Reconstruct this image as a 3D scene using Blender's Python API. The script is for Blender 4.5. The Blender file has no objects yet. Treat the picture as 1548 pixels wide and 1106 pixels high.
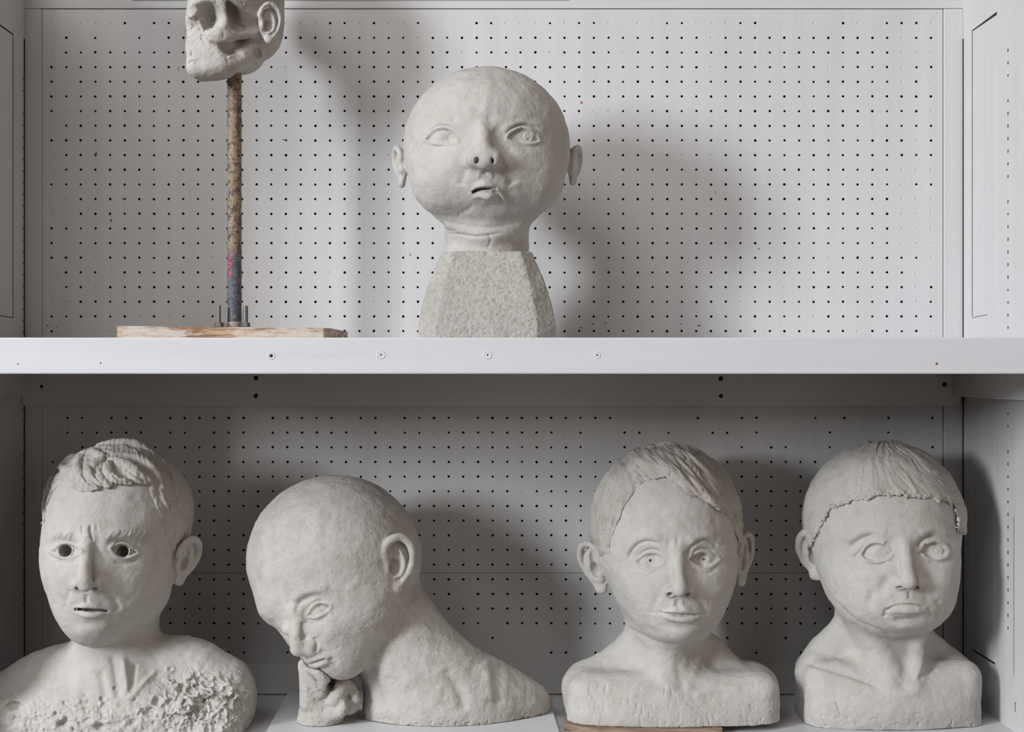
import bpy, math, random
import numpy as np
from mathutils import Vector
random.seed(7)
C = bpy.context.scene.collection

# ------------------------------------------------------------------ camera, light, exposure
F = 2268.0            # focal length in pixels of the 1548 px wide frame
CX, CY = 771.0, 556.0  # where the view axis meets the frame
DB = 2.6              # camera to the back panel
ZE = 1.365            # eye height
cam = bpy.data.objects.new('camera', bpy.data.cameras.new('camera'))
C.objects.link(cam)
cam.location = (0, -DB, ZE)
cam.rotation_euler = (math.pi/2, 0, 0)
cam.data.sensor_width = 36
cam.data.lens = 36*F/1548
cam.data.shift_x = (774-CX)/1548
cam.data.shift_y = (CY-553)/1548
cam.data.clip_start = 0.05
bpy.context.scene.camera = cam

world = bpy.data.worlds.new('world'); bpy.context.scene.world = world
world.use_nodes = True
bg = world.node_tree.nodes['Background']
bg.inputs[0].default_value = (1.0, 0.77, 0.60, 1)
bg.inputs[1].default_value = 0.11

def area(name, loc, target, sx, sy, power, color):
    l = bpy.data.lights.new(name, 'AREA'); l.shape = 'RECTANGLE'
    l.size = sx; l.size_y = sy; l.energy = power; l.color = color
    o = bpy.data.objects.new(name, l); C.objects.link(o)
    o.location = loc
    o.rotation_euler = (Vector(target)-Vector(loc)).to_track_quat('-Z', 'Y').to_euler()
    return o
area('window_light', (-5.2, -4.6, ZE+1.5), (0.0, -.2, ZE-0.1), 1.2, 1.9, 450, (0.92, 0.96, 1.0))
area('skylight', (-2.1, -3.2, ZE+3.1), (0.0, -.1, ZE), 3.0, 2.0, 105, (0.97, 0.98, 1.0))
area('wall_bounce', (3.2, -3.6, ZE+.6), (0.0, -.1, ZE-.1), 3.0, 2.5, 24, (1.0, 0.86, 0.75))  # fill lamp added in place of light bounced off the room's walls

vs = bpy.context.scene.view_settings
vs.view_transform = 'Standard'; vs.look = 'None'; vs.gamma = 1; vs.use_curve_mapping = False
vs.exposure = 0.0

# ------------------------------------------------------------------ helpers
def X(px, d=DB): return (px-CX)*d/F
def Z(py, d=DB): return ZE-(py-CY)*d/F

def lin(c):
    return tuple((v/12.92 if v <= .04045 else ((v+.055)/1.055)**2.4) for v in c)

def tag(o, label=None, cat=None, group=None, kind=None):
    if label: o['label'] = label
    if cat: o['category'] = cat
    if group: o['group'] = group
    if kind: o['kind'] = kind
    return o

def empty(name, loc):
    o = bpy.data.objects.new(name, None); C.objects.link(o); o.location = loc
    o.empty_display_size = 0.02
    return o

def mesh_obj(name, V, Fc, mat, parent=None, smooth=False, origin=None):
    """V (n,3) world coordinates; faces: (m,4) array or list of tuples"""
    V = np.asarray(V, dtype=np.float64)
    base = np.array(parent.matrix_world.translation if parent and parent.type == 'EMPTY' else (0, 0, 0)) if parent else np.zeros(3)
    if parent is not None: base = np.array(parent.get('_wo', tuple(parent.location)))
    me = bpy.data.meshes.new(name)
    if origin is None: origin = base if parent is not None else np.zeros(3)
    origin = np.array(origin, dtype=float)
    Vl = V-origin
    if isinstance(Fc, np.ndarray):
        k = Fc.shape[1]
        me.vertices.add(len(Vl)); me.vertices.foreach_set('co', Vl.astype(np.float32).ravel())
        me.loops.add(Fc.size); me.loops.foreach_set('vertex_index', Fc.astype(np.int32).ravel())
        me.polygons.add(len(Fc))
        me.polygons.foreach_set('loop_start', np.arange(0, Fc.size, k, dtype=np.int32))
        me.update(calc_edges=True); me.validate()
    else:
        me.from_pydata([tuple(v) for v in Vl], [], Fc)
        me.update()
    if smooth: me.polygons.foreach_set('use_smooth', np.ones(len(me.polygons), dtype=bool))
    me.materials.append(mat)
    o = bpy.data.objects.new(name, me); C.objects.link(o)
    o.location = tuple(origin)
    if parent is not None:
        o.parent = parent; o.location = tuple(origin-base)
    o['_wo'] = tuple(float(a) for a in origin)
    return o

class MB:
    """collects boxes, tubes and lathes into one mesh"""
    def __init__(s): s.V = []; s.F = []
    def add(s, V, Fc):
        n = len(s.V); s.V += [tuple(v) for v in V]; s.F += [tuple(i+n for i in f) for f in Fc]
    def box(s, x0, x1, y0, y1, z0, z1, b=0.0):
        if b <= 0:
            V = [(x0,y0,z0),(x1,y0,z0),(x1,y1,z0),(x0,y1,z0),(x0,y0,z1),(x1,y0,z1),(x1,y1,z1),(x0,y1,z1)]
            s.add(V, [(0,3,2,1),(4,5,6,7),(0,1,5,4),(1,2,6,5),(2,3,7,6),(3,0,4,7)])
            return s
        import bmesh
        bm = bmesh.new()
        bmesh.ops.create_cube(bm, size=1)
        for v in bm.verts:
            v.co = ((x0+x1)/2+v.co.x*(x1-x0), (y0+y1)/2+v.co.y*(y1-y0), (z0+z1)/2+v.co.z*(z1-z0))
        bmesh.ops.bevel(bm, geom=bm.edges[:], offset=b, segments=2, profile=0.5, affect='EDGES')
        bm.verts.ensure_lookup_table()
        s.add([v.co[:] for v in bm.verts], [[v.index for v in f.verts] for f in bm.faces])
        bm.free(); return s
    def lathe(s, prof, c, n=24, axis='z'):
        V = []; Fc = []
        for (r, h) in prof:
            for i in range(n):
                a = 2*math.pi*i/n
                p = (r*math.cos(a), r*math.sin(a), h)
                if axis == 'y': p = (p[0], p[2], p[1])
                if axis == 'x': p = (p[2], p[0], p[1])
                V.append((c[0]+p[0], c[1]+p[1], c[2]+p[2]))
        m = len(prof)
        for j in range(m-1):
            for i in range(n):
                Fc.append((j*n+i, j*n+(i+1) % n, (j+1)*n+(i+1) % n, (j+1)*n+i))
        Fc.append(tuple(range(n))[::-1]); Fc.append(tuple((m-1)*n+i for i in range(n)))
        s.add(V, Fc); return s
    def build(s, name, mat, parent=None, smooth=False, origin=None):
        return mesh_obj(name, s.V, s.F, mat, parent, smooth, origin)

# ------------------------------------------------------------------ materials
def new_mat(name):
    m = bpy.data.materials.new(name); m.use_nodes = True
    nt = m.node_tree; b = nt.nodes['Principled BSDF']
    return m, nt, b
def node(nt, typ, **kw):
    n = nt.nodes.new(typ)
    for k, v in kw.items():
        if k.startswith('i_'): n.inputs[int(k[2:]) if k[2:].isdigit() else k[2:].replace('_', ' ')].default_value = v
        else: setattr(n, k, v)
    return n
def noise(nt, co, scale, detail=4, rough=0.6, stretch=None):
    if stretch:
        mp = node(nt, 'ShaderNodeMapping'); nt.links.new(co, mp.inputs[0]); mp.inputs['Scale'].default_value = stretch
        co = mp.outputs[0]
    n = node(nt, 'ShaderNodeTexNoise'); nt.links.new(co, n.inputs['Vector'])
    n.inputs['Scale'].default_value = scale; n.inputs['Detail'].default_value = detail; n.inputs['Roughness'].default_value = rough
    return n.outputs['Fac']
def ramp(nt, fac, stops):
    r = node(nt, 'ShaderNodeValToRGB'); nt.links.new(fac, r.inputs[0])
    el = r.color_ramp.elements
    while len(el) < len(stops): el.new(0.5)
    for e, (p, c) in zip(el, stops):
        e.position = p; e.color = (*c, 1) if len(c) == 3 else c
    return r.outputs[0]
def mix(nt, a, b, fac, mode='MIX'):
    m = node(nt, 'ShaderNodeMix', data_type='RGBA', blend_type=mode)
    for sock, v in ((m.inputs[6], a), (m.inputs[7], b), (m.inputs[0], fac)):
        if hasattr(v, 'links') or isinstance(v, bpy.types.NodeSocket): nt.links.new(v, sock)
        else: sock.default_value = (*v, 1) if isinstance(v, tuple) and len(v) == 3 else v
    return m.outputs[2]
def bump(nt, b, height, strength, dist, prev=None):
    n = node(nt, 'ShaderNodeBump'); nt.links.new(height, n.inputs['Height'])
    n.inputs['Strength'].default_value = strength; n.inputs['Distance'].default_value = dist
    if prev: nt.links.new(prev, n.inputs['Normal'])
    nt.links.new(n.outputs[0], b.inputs['Normal'])
    return n.outputs[0]
def wpos(nt):
    return node(nt, 'ShaderNodeNewGeometry').outputs['Position']

def clay(name, base, dark, stain=0.5, grain=1.15, pits=0.85, mid_scale=42):
    m, nt, b = new_mat(name)
    p = wpos(nt)
    big = noise(nt, p, 9, 5, .62)
    f1 = ramp(nt, big, [(.36, (0, 0, 0)), (.72, (1, 1, 1))])
    c1 = mix(nt, base, tuple(v*.86 for v in base), f1)
    mid = noise(nt, p, mid_scale, 6, .7)
    f2 = ramp(nt, mid, [(.46, (0, 0, 0)), (.72, (stain*1.3,)*3)])
    c2 = mix(nt, c1, dark, f2)
    fine = noise(nt, p, 420, 4, .75)
    f3 = ramp(nt, fine, [(.56, (0, 0, 0)), (.78, (pits,)*3)])
    c3 = mix(nt, c2, tuple(v*.72 for v in dark), f3)
    nt.links.new(c3, b.inputs['Base Color'])
    b.inputs['Roughness'].default_value = .85
    b.inputs['Specular IOR Level'].default_value = .25
    n1 = bump(nt, b, mid, .35*grain, .004)
    n2 = bump(nt, b, fine, .55*grain, .0011, n1)
    vo = node(nt, 'ShaderNodeTexVoronoi'); nt.links.new(p, vo.inputs['Vector']); vo.inputs['Scale'].default_value = 190
    pr = ramp(nt, vo.outputs['Distance'], [(.0, (0, 0, 0)), (.22, (1, 1, 1))])
    bump(nt, b, pr, .18*grain, .0012, n2)
    return m

def paint(name, base, axis='z', streak=1.0, dirt=.25):
    m, nt, b = new_mat(name)
    p = wpos(nt)
    st = {'z': (1, 1, .04), 'x': (.04, 1, 1), 'y': (1, .04, 1)}[axis]
    s1 = noise(nt, p, 160, 4, .6, st)
    s2 = noise(nt, p, 22, 5, .7, tuple(.25 if v == 1 else .06 for v in st) if False else st)
    c1 = mix(nt, base, tuple(v*.9 for v in base), ramp(nt, s2, [(.35, (0, 0, 0)), (.75, (1, 1, 1))]))
    d = noise(nt, p, 7, 6, .7)
    c2 = mix(nt, c1, (base[0]*.84, base[1]*.81, base[2]*.76), ramp(nt, d, [(.5, (0, 0, 0)), (.8, (dirt,)*3)]))
    sp = noise(nt, p, 75, 3, .6)
    c3 = mix(nt, c2, (.2, .17, .15), ramp(nt, sp, [(.735, (0, 0, 0)), (.79, (.45,)*3)]))
    nt.links.new(c3, b.inputs['Base Color'])
    b.inputs['Roughness'].default_value = .5
    b.inputs['Specular IOR Level'].default_value = .3
    bump(nt, b, s1, .22*streak, .0012)
    return m

WHITE = (.59, .585, .585)
M_panel = paint('painted_pegboard', WHITE, 'z')
M_wall = paint('painted_wood_upright', WHITE, 'z')
M_rail = paint('painted_wood_rail', WHITE, 'x')
M_shelf = paint('painted_shelf', (.66, .665, .70), 'x', .6, .15)
M_floorp = paint('painted_floor', (.60, .60, .61), 'x', .5)
M_board = paint('white_board', (.68, .68, .69), 'x', .2, .1)
def flat(name, col, rough=.8, metal=0.0):
    m, nt, b = new_mat(name)
    p = wpos(nt)
    n = noise(nt, p, 300, 4, .7)
    nt.links.new(mix(nt, col, tuple(v*.6 for v in col), n), b.inputs['Base Color'])
    b.inputs['Roughness'].default_value = rough; b.inputs['Metallic'].default_value = metal
    return m
M_dark = flat('dark_hollow', (.012, .011, .01))
M_gap = flat('dark_gap', (.05, .045, .04))
M_scuff = flat('brown_scuff', (.20, .16, .13))
M_red = flat('red_paint', (.35, .05, .05))
M_orange = flat('orange_paint', (.45, .10, .03))
CL = (.51, .49, .462)
M_clay = clay('bisque_clay', CL, (.40, .365, .32))
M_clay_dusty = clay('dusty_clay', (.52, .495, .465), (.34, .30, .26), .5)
M_clay_rough = clay('rough_clay', (.50, .475, .44), (.28, .25, .215), .6, 1.9, 1.3, 150)
M_hair_brown = clay('brown_hair_clay', (.475, .445, .41), (.30, .26, .215), .6, 1.3, .8)
M_hair = clay('hair_clay', (.50, .475, .44), (.34, .29, .24), .5, 1.2, .7)
# ------------------------------------------------------------------ the cabinet (the setting)
XL, XR = X(38), X(1455)
ZF = Z(1049)                      # floor of the lower bay
SH_D = DB/1.24                    # distance of the shelf's front face
SH_Y = SH_D-DB
Z_ST, Z_SB = Z(510, SH_D), Z(565, SH_D)
WALL_Y = -0.40
def S(name, mb, mat, **k): return tag(mb.build(name, mat, **k), kind='structure')

P = 22.16/F*DB
def pegboard(name, x0, x1, z0, z1, hx0, hz0, cols, rows, filled, seed):
    """panel with real holes; filled(c, r) returns 0 open hole, 1 painted-over dimple, 2 none"""
    rnd = random.Random(seed)
    V = []; Fc = []; rim_d = []
    yf, yb = 0.0, 0.005
    def v(x, y, z): V.append((x, y, z)); return len(V)-1
    xs = [hx0+P*(i-.5) for i in range(cols+1)]; zs = [hz0-P*(j-.5) for j in range(rows+1)]
    xs[0] = x0; xs[-1] = x1; zs[0] = z1; zs[-1] = z0
    grid = [[v(x, yf, z) for z in zs] for x in xs]
    n = 8
    for i in range(cols):
        for j in range(rows):
            a, b_, c, d = grid[i][j+1], grid[i+1][j+1], grid[i+1][j], grid[i][j]  # bl br tr tl
            k = filled(i, j, rnd)
            if k == 2:
                Fc.append((a, b_, c, d)); continue
            cx, cz = hx0+P*i+rnd.uniform(-.0003, .0003), hz0-P*j+rnd.uniform(-.0003, .0003)
            r = (.0024 if k == 0 else .0022)*rnd.uniform(.85, 1.05)
            dep = .012 if k == 0 else .0012
            ring = [v(cx+r*math.cos(math.pi*(q/4+.25)), yf, cz+r*math.sin(math.pi*(q/4+.25))) for q in range(n)]
            # ring index 0 = top right(45deg),1=top,2=tl,3=left,4=bl,5=bottom,6=br,7=right
            Fc += [(d, ring[2], ring[1], ring[0], c)][0:1]
            Fc.append((a, ring[4], ring[3], ring[2], d))
            Fc.append((b_, ring[6], ring[5], ring[4], a))
            Fc.append((c, ring[0], ring[7], ring[6], b_))
            rb = r if k == 0 else r*.5
            back = [v(cx+rb*math.cos(math.pi*(q/4+.25)), yf+dep, cz+rb*math.sin(math.pi*(q/4+.25))) for q in range(n)]
            for q in range(n):
                Fc.append((ring[q], ring[(q+1) % n], back[(q+1) % n], back[q]))
            Fc.append(tuple(back)); rim_d.append((len(Fc)-1, k)); 
    o = mesh_obj(name, V, Fc, M_panel)
    o.data.materials.append(M_dark)
    for fi, k in rim_d:
        if k == 0:
            o.data.polygons[fi].material_index = 1
            for q in range(1, 9): o.data.polygons[fi-q].material_index = 1
    return tag(o, kind='structure')

def fill_up(i, j, r):
    if j == 0: return r.choice([0, 0, 1, 2]) if i > 4 else 1
    if j == 1: return (2 if r.random() < .75 else 0) if i < 9 else (0 if r.random() < .93 else 1)
    if i < 2 or i > 57: return r.choice([0, 0, 1]) if not (i > 57 and 11 < j < 16) else 1
    if j > 19 and i < 14: return r.choice([0, 1, 1])
    return 1 if r.random() < .035 else 0
def fill_lo(i, j, r):
    if j > 14: return r.choice([1, 1, 1, 2, 0])
    if i > 36 and j < 3: return r.choice([0, 1, 1])
    if j < 2 and i < 30: return r.choice([0, 0, 0, 0, 1])
    if i < 2: return r.choice([0, 1, 1])
    return 1 if r.random() < .045 else 0
pegboard('wall_back', X(64), X(1425), Z(545), Z(14), X(77.8), Z(34.9), 61, 22, fill_up, 3)
w2 = pegboard('wall_back', X(64), X(1425), Z(865.4), Z(600), X(80), Z(631.5), 61, 11, fill_lo, 5)
w3 = pegboard('wall_back', X(64), X(1425), Z(1002), Z(866), X(80), Z(631.5+22.16*11), 61, 6, lambda i, j, r: fill_lo(i, j+11, r), 8)
S('wall_back', MB().box(XL-.02, XR+.02, .013, .03, ZF-.05, Z(-60)), M_gap)

# stiles, rails of the back frame
S('trim_1', MB().box(XL, X(64)-.0006, -.0035, .013, ZF-.03, Z(14), .001), M_wall)
S('trim_2', MB().box(X(1425)+.0012, XR, -.0035, .013, ZF-.03, Z(14), .001), M_wall)
S('trim_3', MB().box(XL-.01, XR+.01, -.0025, .013, Z(13.2), Z(-60), .001), M_rail)
S('trim_4', MB().box(X(64), X(1425), -.006, .013, Z(1047.5), Z(1001.5), .001), M_rail)
mb = MB().box(X(200), X(860), -.0045, .0, Z(1.5), Z(-20), .0012)
S('trim_5', mb, M_rail)
def dot(mb, x, y, z, r, axis='y', d=.004):
    mb.lathe([(r, -.0004), (r*.8, d)], (x, y, z), 10, axis)
# back rail under the shelf with countersunk screws, and the side cleats
rail = S('trim_6', MB().box(XL+.001, X(1452, 2.58), -.020, .0, Z(613, 2.58), Z_SB-.0002, .001), M_rail)
for k, (px, py, r) in enumerate([(387, 571, .0042), (387, 598, .0042), (1090, 572, .0045), (1090, 598, .0038), (63, 584, .0032)]):
    mb = MB(); V = []
    x, z = X(px, 2.58), Z(py, 2.58)
    rr = random.Random(k); n = 11; ring = [(x+r*rr.uniform(.75, 1.2)*math.cos(2*math.pi*q/n), -.0203, z+r*rr.uniform(.75, 1.2)*math.sin(2*math.pi*q/n)) for q in range(n)]
    back = [(a, b+.0004, c) for a, b, c in ring]
    mb.add(ring+back, [tuple(range(n))]+[(q, (q+1) % n, n+(q+1) % n, n+q) for q in range(n)])
    mb.build('screw_hole', M_dark, rail)
mb = MB(); mb.lathe([(.0062, 0), (.0062, -.0006), (.005, -.0006), (.004, .0)], (X(1428, 2.58), -.0202, Z(581, 2.58)), 20, 'y')
mb.build('screw_plug', M_rail, rail)
MB().lathe([(.0017, 0), (.0017, -.0004)], (X(1428, 2.58), -.0208, Z(581, 2.58)), 12, 'y').build('screw_hole', M_dark, rail)
S('trim_7', MB().box(XL+.0005, XL+.014, WALL_Y+.02, -.021, Z(597.5, 2.58), Z_SB-.0002, .0012), M_rail)
S('trim_8', MB().box(XR-.0215, XR-.0005, WALL_Y+.02, -.021, Z(598.5, 2.58), Z_SB-.0002, .0012), M_rail)

# side walls: board with slit-framed panels and rows of shelf-pin holes
def side(name, xw, sgn, z0, z1, groove_top, groove_bot, cols):
    """sgn +1: wall on the right (faces -x)"""
    mb = MB(); t = .02
    if sgn > 0: mb.box(xw, xw+t, WALL_Y, .03, z0, z1)
    else: mb.box(xw-t, xw, WALL_Y, .03, z0, z1)
    return S(name, mb, M_wall)
def y_at(px, xw):  # depth on a side wall seen at px
    return xw*F/(px-CX)-DB
wl = side('wall_left', XL, -1, ZF-.05, Z(-60), 0, 0, 0)
wr = side('wall_right', XR, 1, ZF-.05, Z(-60), 0, 0, 0)
def pin_holes(parent, xw, sgn, y, z_top, z_bot, step, r=.0022, seed=0):
    rr = random.Random(seed); mb = MB(); z = z_top
    while z > z_bot:
        if rr.random() > .08:
            rz = r*rr.uniform(.8, 1.2)
            V = []; n = 8
            for q in range(n):
                a = 2*math.pi*q/n
                V.append((xw-sgn*.0003, y+r*.8*math.cos(a), z+rz*math.sin(a)))
            for q in range(n):
                a = 2*math.pi*q/n
                V.append((xw+sgn*.001, y+r*.8*math.cos(a), z+rz*math.sin(a)))
            mb.add(V, [tuple(range(n)), tuple(range(n))[::-1]]+[(q, (q+1) % n, n+(q+1) % n, n+q) for q in range(n)])
        z -= step
    o = mb.build('pin_holes', M_dark, parent); tag(o, kind='stuff')
dR = XR*F/(1524-CX); dR1 = XR*F/(1457.5-CX)
step = 17.3/F*DB
for (zt, zb, sd) in ((Z(120, dR1), Z(505, dR1), 1), (Z(618, dR1), Z(925, dR1), 2)):
    pin_holes(wr, XR, 1, -.006, zt, zb, step, seed=sd)
    pin_holes(wl, XL, -1, -.012, zt, zb, step, seed=sd+5)
pin_holes(wr, XR, 1, dR-DB, Z(76, dR), Z(500, dR), step, .0028, 3)
pin_holes(wr, XR, 1, dR-DB, Z(625, dR), Z(953, dR), step, .0028, 4)
# raised-panel slits (thin dark gaps) on the side walls, built as narrow inlays
def slit(parent, xw, sgn, ya, za, yb, zb, w0, w1, name='panel_slit', mat=None):
    e = .0005*-sgn
    V = [(xw+e, ya, za-w0), (xw+e, ya, za+w0), (xw+e, yb, zb+w1), (xw+e, yb, zb-w1)]
    V += [(x-e*3, y, z) for x, y, z in V]
    MB_ = MB(); MB_.add(V, [(0,1,2,3),(7,6,5,4),(0,4,5,1),(1,5,6,2),(2,6,7,3),(3,7,4,0)])
    return MB_.build(name, mat or M_dark, parent)
def vslit(parent, xw, sgn, y, z0, z1, w=.0006, mat=None):
    e = .0005*-sgn
    V = [(xw+e, y-w, z0), (xw+e, y+w, z0), (xw+e, y+w, z1), (xw+e, y-w, z1)]
    V += [(x-e*3, yy, z) for x, yy, z in V]
    MB_ = MB(); MB_.add(V, [(0,1,2,3),(7,6,5,4),(0,4,5,1),(1,5,6,2),(2,6,7,3),(3,7,4,0)])
    return MB_.build('panel_slit', mat or M_gap, parent)
yA, yB = XR*F/(1470-CX)-DB, XR*F/(1507-CX)-DB
dA, dB_ = yA+DB, yB+DB
slit(wr, XR, 1, yA, Z(46.5, dA), yB, Z(20, dB_), .0009, .0024)
vslit(wr, XR, 1, yA, Z(478, dA), Z(46, dA), .0012)
slit(wr, XR, 1, yA, Z(480, dA), XR*F/(1492-CX)-DB, Z(475.5, XR*F/(1492-CX)), .0004, .0004, mat=M_gap)
slit(wr, XR, 1, yA, Z(981.5, dA), XR*F/(1504-CX)-DB, Z(1002.5, XR*F/(1504-CX)), .0012, .0018)
yC = XR*F/(1503-CX)-DB
vslit(wr, XR, 1, yA, Z(981, dA), Z(602, dA), .0007, M_wall)
vslit(wr, XR, 1, yC, Z(1001, yC+DB), Z(602, yC+DB), .0009, M_wall)
vslit(wr, XR, 1, XR*F/(1533-CX)-DB, Z(1020, XR*F/(1533-CX)), Z(780, XR*F/(1533-CX)), .0004)
yL, yL2 = XL*F/(19.5-CX)-DB, XL*F/(-20-CX)-DB
slit(wl, XL, -1, yL, Z(52, yL+DB), yL2, Z(24, yL2+DB), .0012, .0016)
vslit(wl, XL, -1, yL, Z(480, yL+DB), Z(51, yL+DB), .0013)
slit(wl, XL, -1, yL, Z(480, yL+DB), yL2, Z(474, yL2+DB), .0007, .0007)
# open joints at the two back corners
for xw, sgn in ((XL, -1), (XR, 1)):
    x0 = xw if sgn < 0 else xw-.0016
    S('trim_9' if sgn < 0 else 'trim_10', MB().box(x0, x0+.0016, -.0075, -.0055, ZF, Z(60)), M_dark)
# red runs of paint on the right wall, an orange fleck on the panel
yr = XR*F/(1535-CX)-DB; dr = yr+DB
mb = MB()
for (dz, w, h) in ((.006, .003, .002), (0, .0012, .008), (-.006, .002, .002)):
    mb.box(XR-.0006, XR+.001, yr-w, yr+w, Z(1068, dr)+dz-h/2, Z(1068, dr)+dz+h/2, 0)
mb.build('paint_drip', M_red, wr)
mb = MB(); mb.lathe([(.0022, 0), (.0015, -.001)], (X(879), -.0001, Z(155)), 9, 'y'); fl = mb.build('paint_fleck', M_orange); fl.parent = bpy.data.objects['wall_back']

# scuffs and specks on the painted panel
back = bpy.data.objects['wall_back']
rs = random.Random(21)
for px, py, w, h in ((541, 346, 5, 5), (145, 232, 4, 6), (187, 301, 6, 3), (168, 333, 5, 5), (430, 211, 9, 2), (878, 495, 6, 3), (896, 489, 7, 2), (915, 488, 6, 1.6), (1030, 490, 7, 1.5), (1056, 492, 9, 3), (1082, 291, 1, 6), (620, 385, 2, 7), (72, 492, 4, 3), (86, 494, 4, 2), (1147, 376, 3, 3), (270, 104, 2, 8)):
    n = 9; x, z = X(px), Z(py); w *= .00057; h *= .00057
    ring = [(x+w*rs.uniform(.5, 1.1)*math.cos(2*math.pi*q/n), -.0004, z+h*rs.uniform(.5, 1.1)*math.sin(2*math.pi*q/n)) for q in range(n)]
    m_ = MB(); m_.add(ring+[(a, .0002, c) for a, b, c in ring], [tuple(range(n))]+[(q, n+q, n+(q+1) % n, (q+1) % n) for q in range(n)])
    m_.build('scuff_mark', M_scuff, back)
# floor of the lower bay and top of the cabinet
S('floor', MB().box(XL-.02, XR+.02, -.62, .03, ZF-.04, ZF, .0), M_floorp)
#S('ceiling', MB().box(XL-.02, XR+.02, WALL_Y, .03, Z(-62)+.0, Z(-62)+.03, .0), M_rail)

# the shelf: board and its front lipping with four screw holes
sh = empty('shelf', (0, SH_Y/2, Z_SB))
tag(sh, 'thick white painted shelf board across the cabinet, above the lower row of busts', 'shelf')
MB().box(XL+.001, XR-.001, SH_Y+.022, -.0005, Z_SB+.003, Z_ST-.004, .0008).build('shelf_board', M_shelf, sh)
MB().box(X(-140, SH_D), X(1690, SH_D), SH_Y, SH_Y+.0215, Z_SB, Z_ST, .0018).build('front_edge', M_shelf, sh, smooth=False)
for px, py, r in ((410, 537.5, .0058), (576, 536, .0062), (737, 536, .0062), (903, 536.5, .0045)):
    c = (X(px, SH_D), SH_Y, Z(py, SH_D))
    h = MB().lathe([(r, 0.0), (r, -.0003), (r*.85, -.0007), (r*.7, -.0003)], c, 24, 'y').build('screw_plug', M_shelf, sh)
    rr = .0024 if px == 410 else .0012
    MB().lathe([(rr, -.0002), (rr, -.0005), (rr*.5, -.0005)], c, 12, 'y').build('screw_hole', M_dark, h)
for px, py in ((27, 550), (152, 548.5)):
    MB().lathe([(.0011, 0), (.0009, -.0004)], (X(px, SH_D), SH_Y, Z(py, SH_D)), 8, 'y').build('nail_hole', M_gap, sh)
MB().lathe([(.0019, 0), (.0012, -.0005)], (X(1416, SH_D), SH_Y, Z(549.5, SH_D)), 8, 'y').build('paint_fleck', M_red, sh)
# ------------------------------------------------------------------ clay modelling kit
# Each sculpture is modelled as a distance field in its own space (u right, v away from the viewer,
# w up, unit = 1/F of the sculpture's distance), turned into one continuous mesh and placed at true size.
def rotm(rx=0, ry=0, rz=0):
    rx, ry, rz = map(math.radians, (rx, ry, rz))
    cx, sx, cy, sy, cz, sz = math.cos(rx), math.sin(rx), math.cos(ry), math.sin(ry), math.cos(rz), math.sin(rz)
    A = np.array([[1,0,0],[0,cx,-sx],[0,sx,cx]]); B = np.array([[cy,0,sy],[0,1,0],[-sy,0,cy]]); Cc = np.array([[cz,-sz,0],[sz,cz,0],[0,0,1]])
    return Cc@B@A

_perm = np.random.RandomState(11).permutation(4096)
def _h(i, j, k):
    return _perm[(_perm[(_perm[i & 4095]+j) & 4095]+k) & 4095]/4095.0
def vnoise(p, scale, seed=0):
    """smooth value noise in -1..1"""
    q = np.asarray(p)/scale+seed*17.3+200
    i = np.floor(q).astype(np.int64); f = q-i; f = f*f*f*(f*(f*6-15)+10)
    r = 0
    for a in (0, 1):
        wa = f[:, 0] if a else 1-f[:, 0]
        for b in (0, 1):
            wb = f[:, 1] if b else 1-f[:, 1]
            for c in (0, 1):
                wc = f[:, 2] if c else 1-f[:, 2]
                r = r+wa*wb*wc*_h(i[:, 0]+a, i[:, 1]+b, i[:, 2]+c)
    return r*2-1
def fbm(p, scale, octaves=3, seed=0, gain=.5):
    r = 0; a = 1
    for o in range(octaves):
        r = r+a*vnoise(p, scale/2**o, seed+o*3); a *= gain
    return r
def smooth(x, a, b):
    t = np.clip((x-a)/(b-a), 0, 1); return t*t*(3-2*t)
def curve(pts, n=10):
    """Catmull-Rom through the points"""
    P_ = [np.array(p, float) for p in pts]
    if len(P_) == 2: return np.array([P_[0]+(P_[1]-P_[0])*t for t in np.linspace(0, 1, n+1)])
    P_ = [2*P_[0]-P_[1]]+P_+[2*P_[-1]-P_[-2]]
    out = []
    for i in range(1, len(P_)-2):
        a, b, c, d = P_[i-1:i+3]
        for t in np.linspace(0, 1, n, endpoint=False):
            out.append(.5*((2*b)+(-a+c)*t+(2*a-5*b+4*c-d)*t*t+(-a+3*b-3*c+d)*t**3))
    out.append(P_[-2]); return np.array(out)

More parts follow.
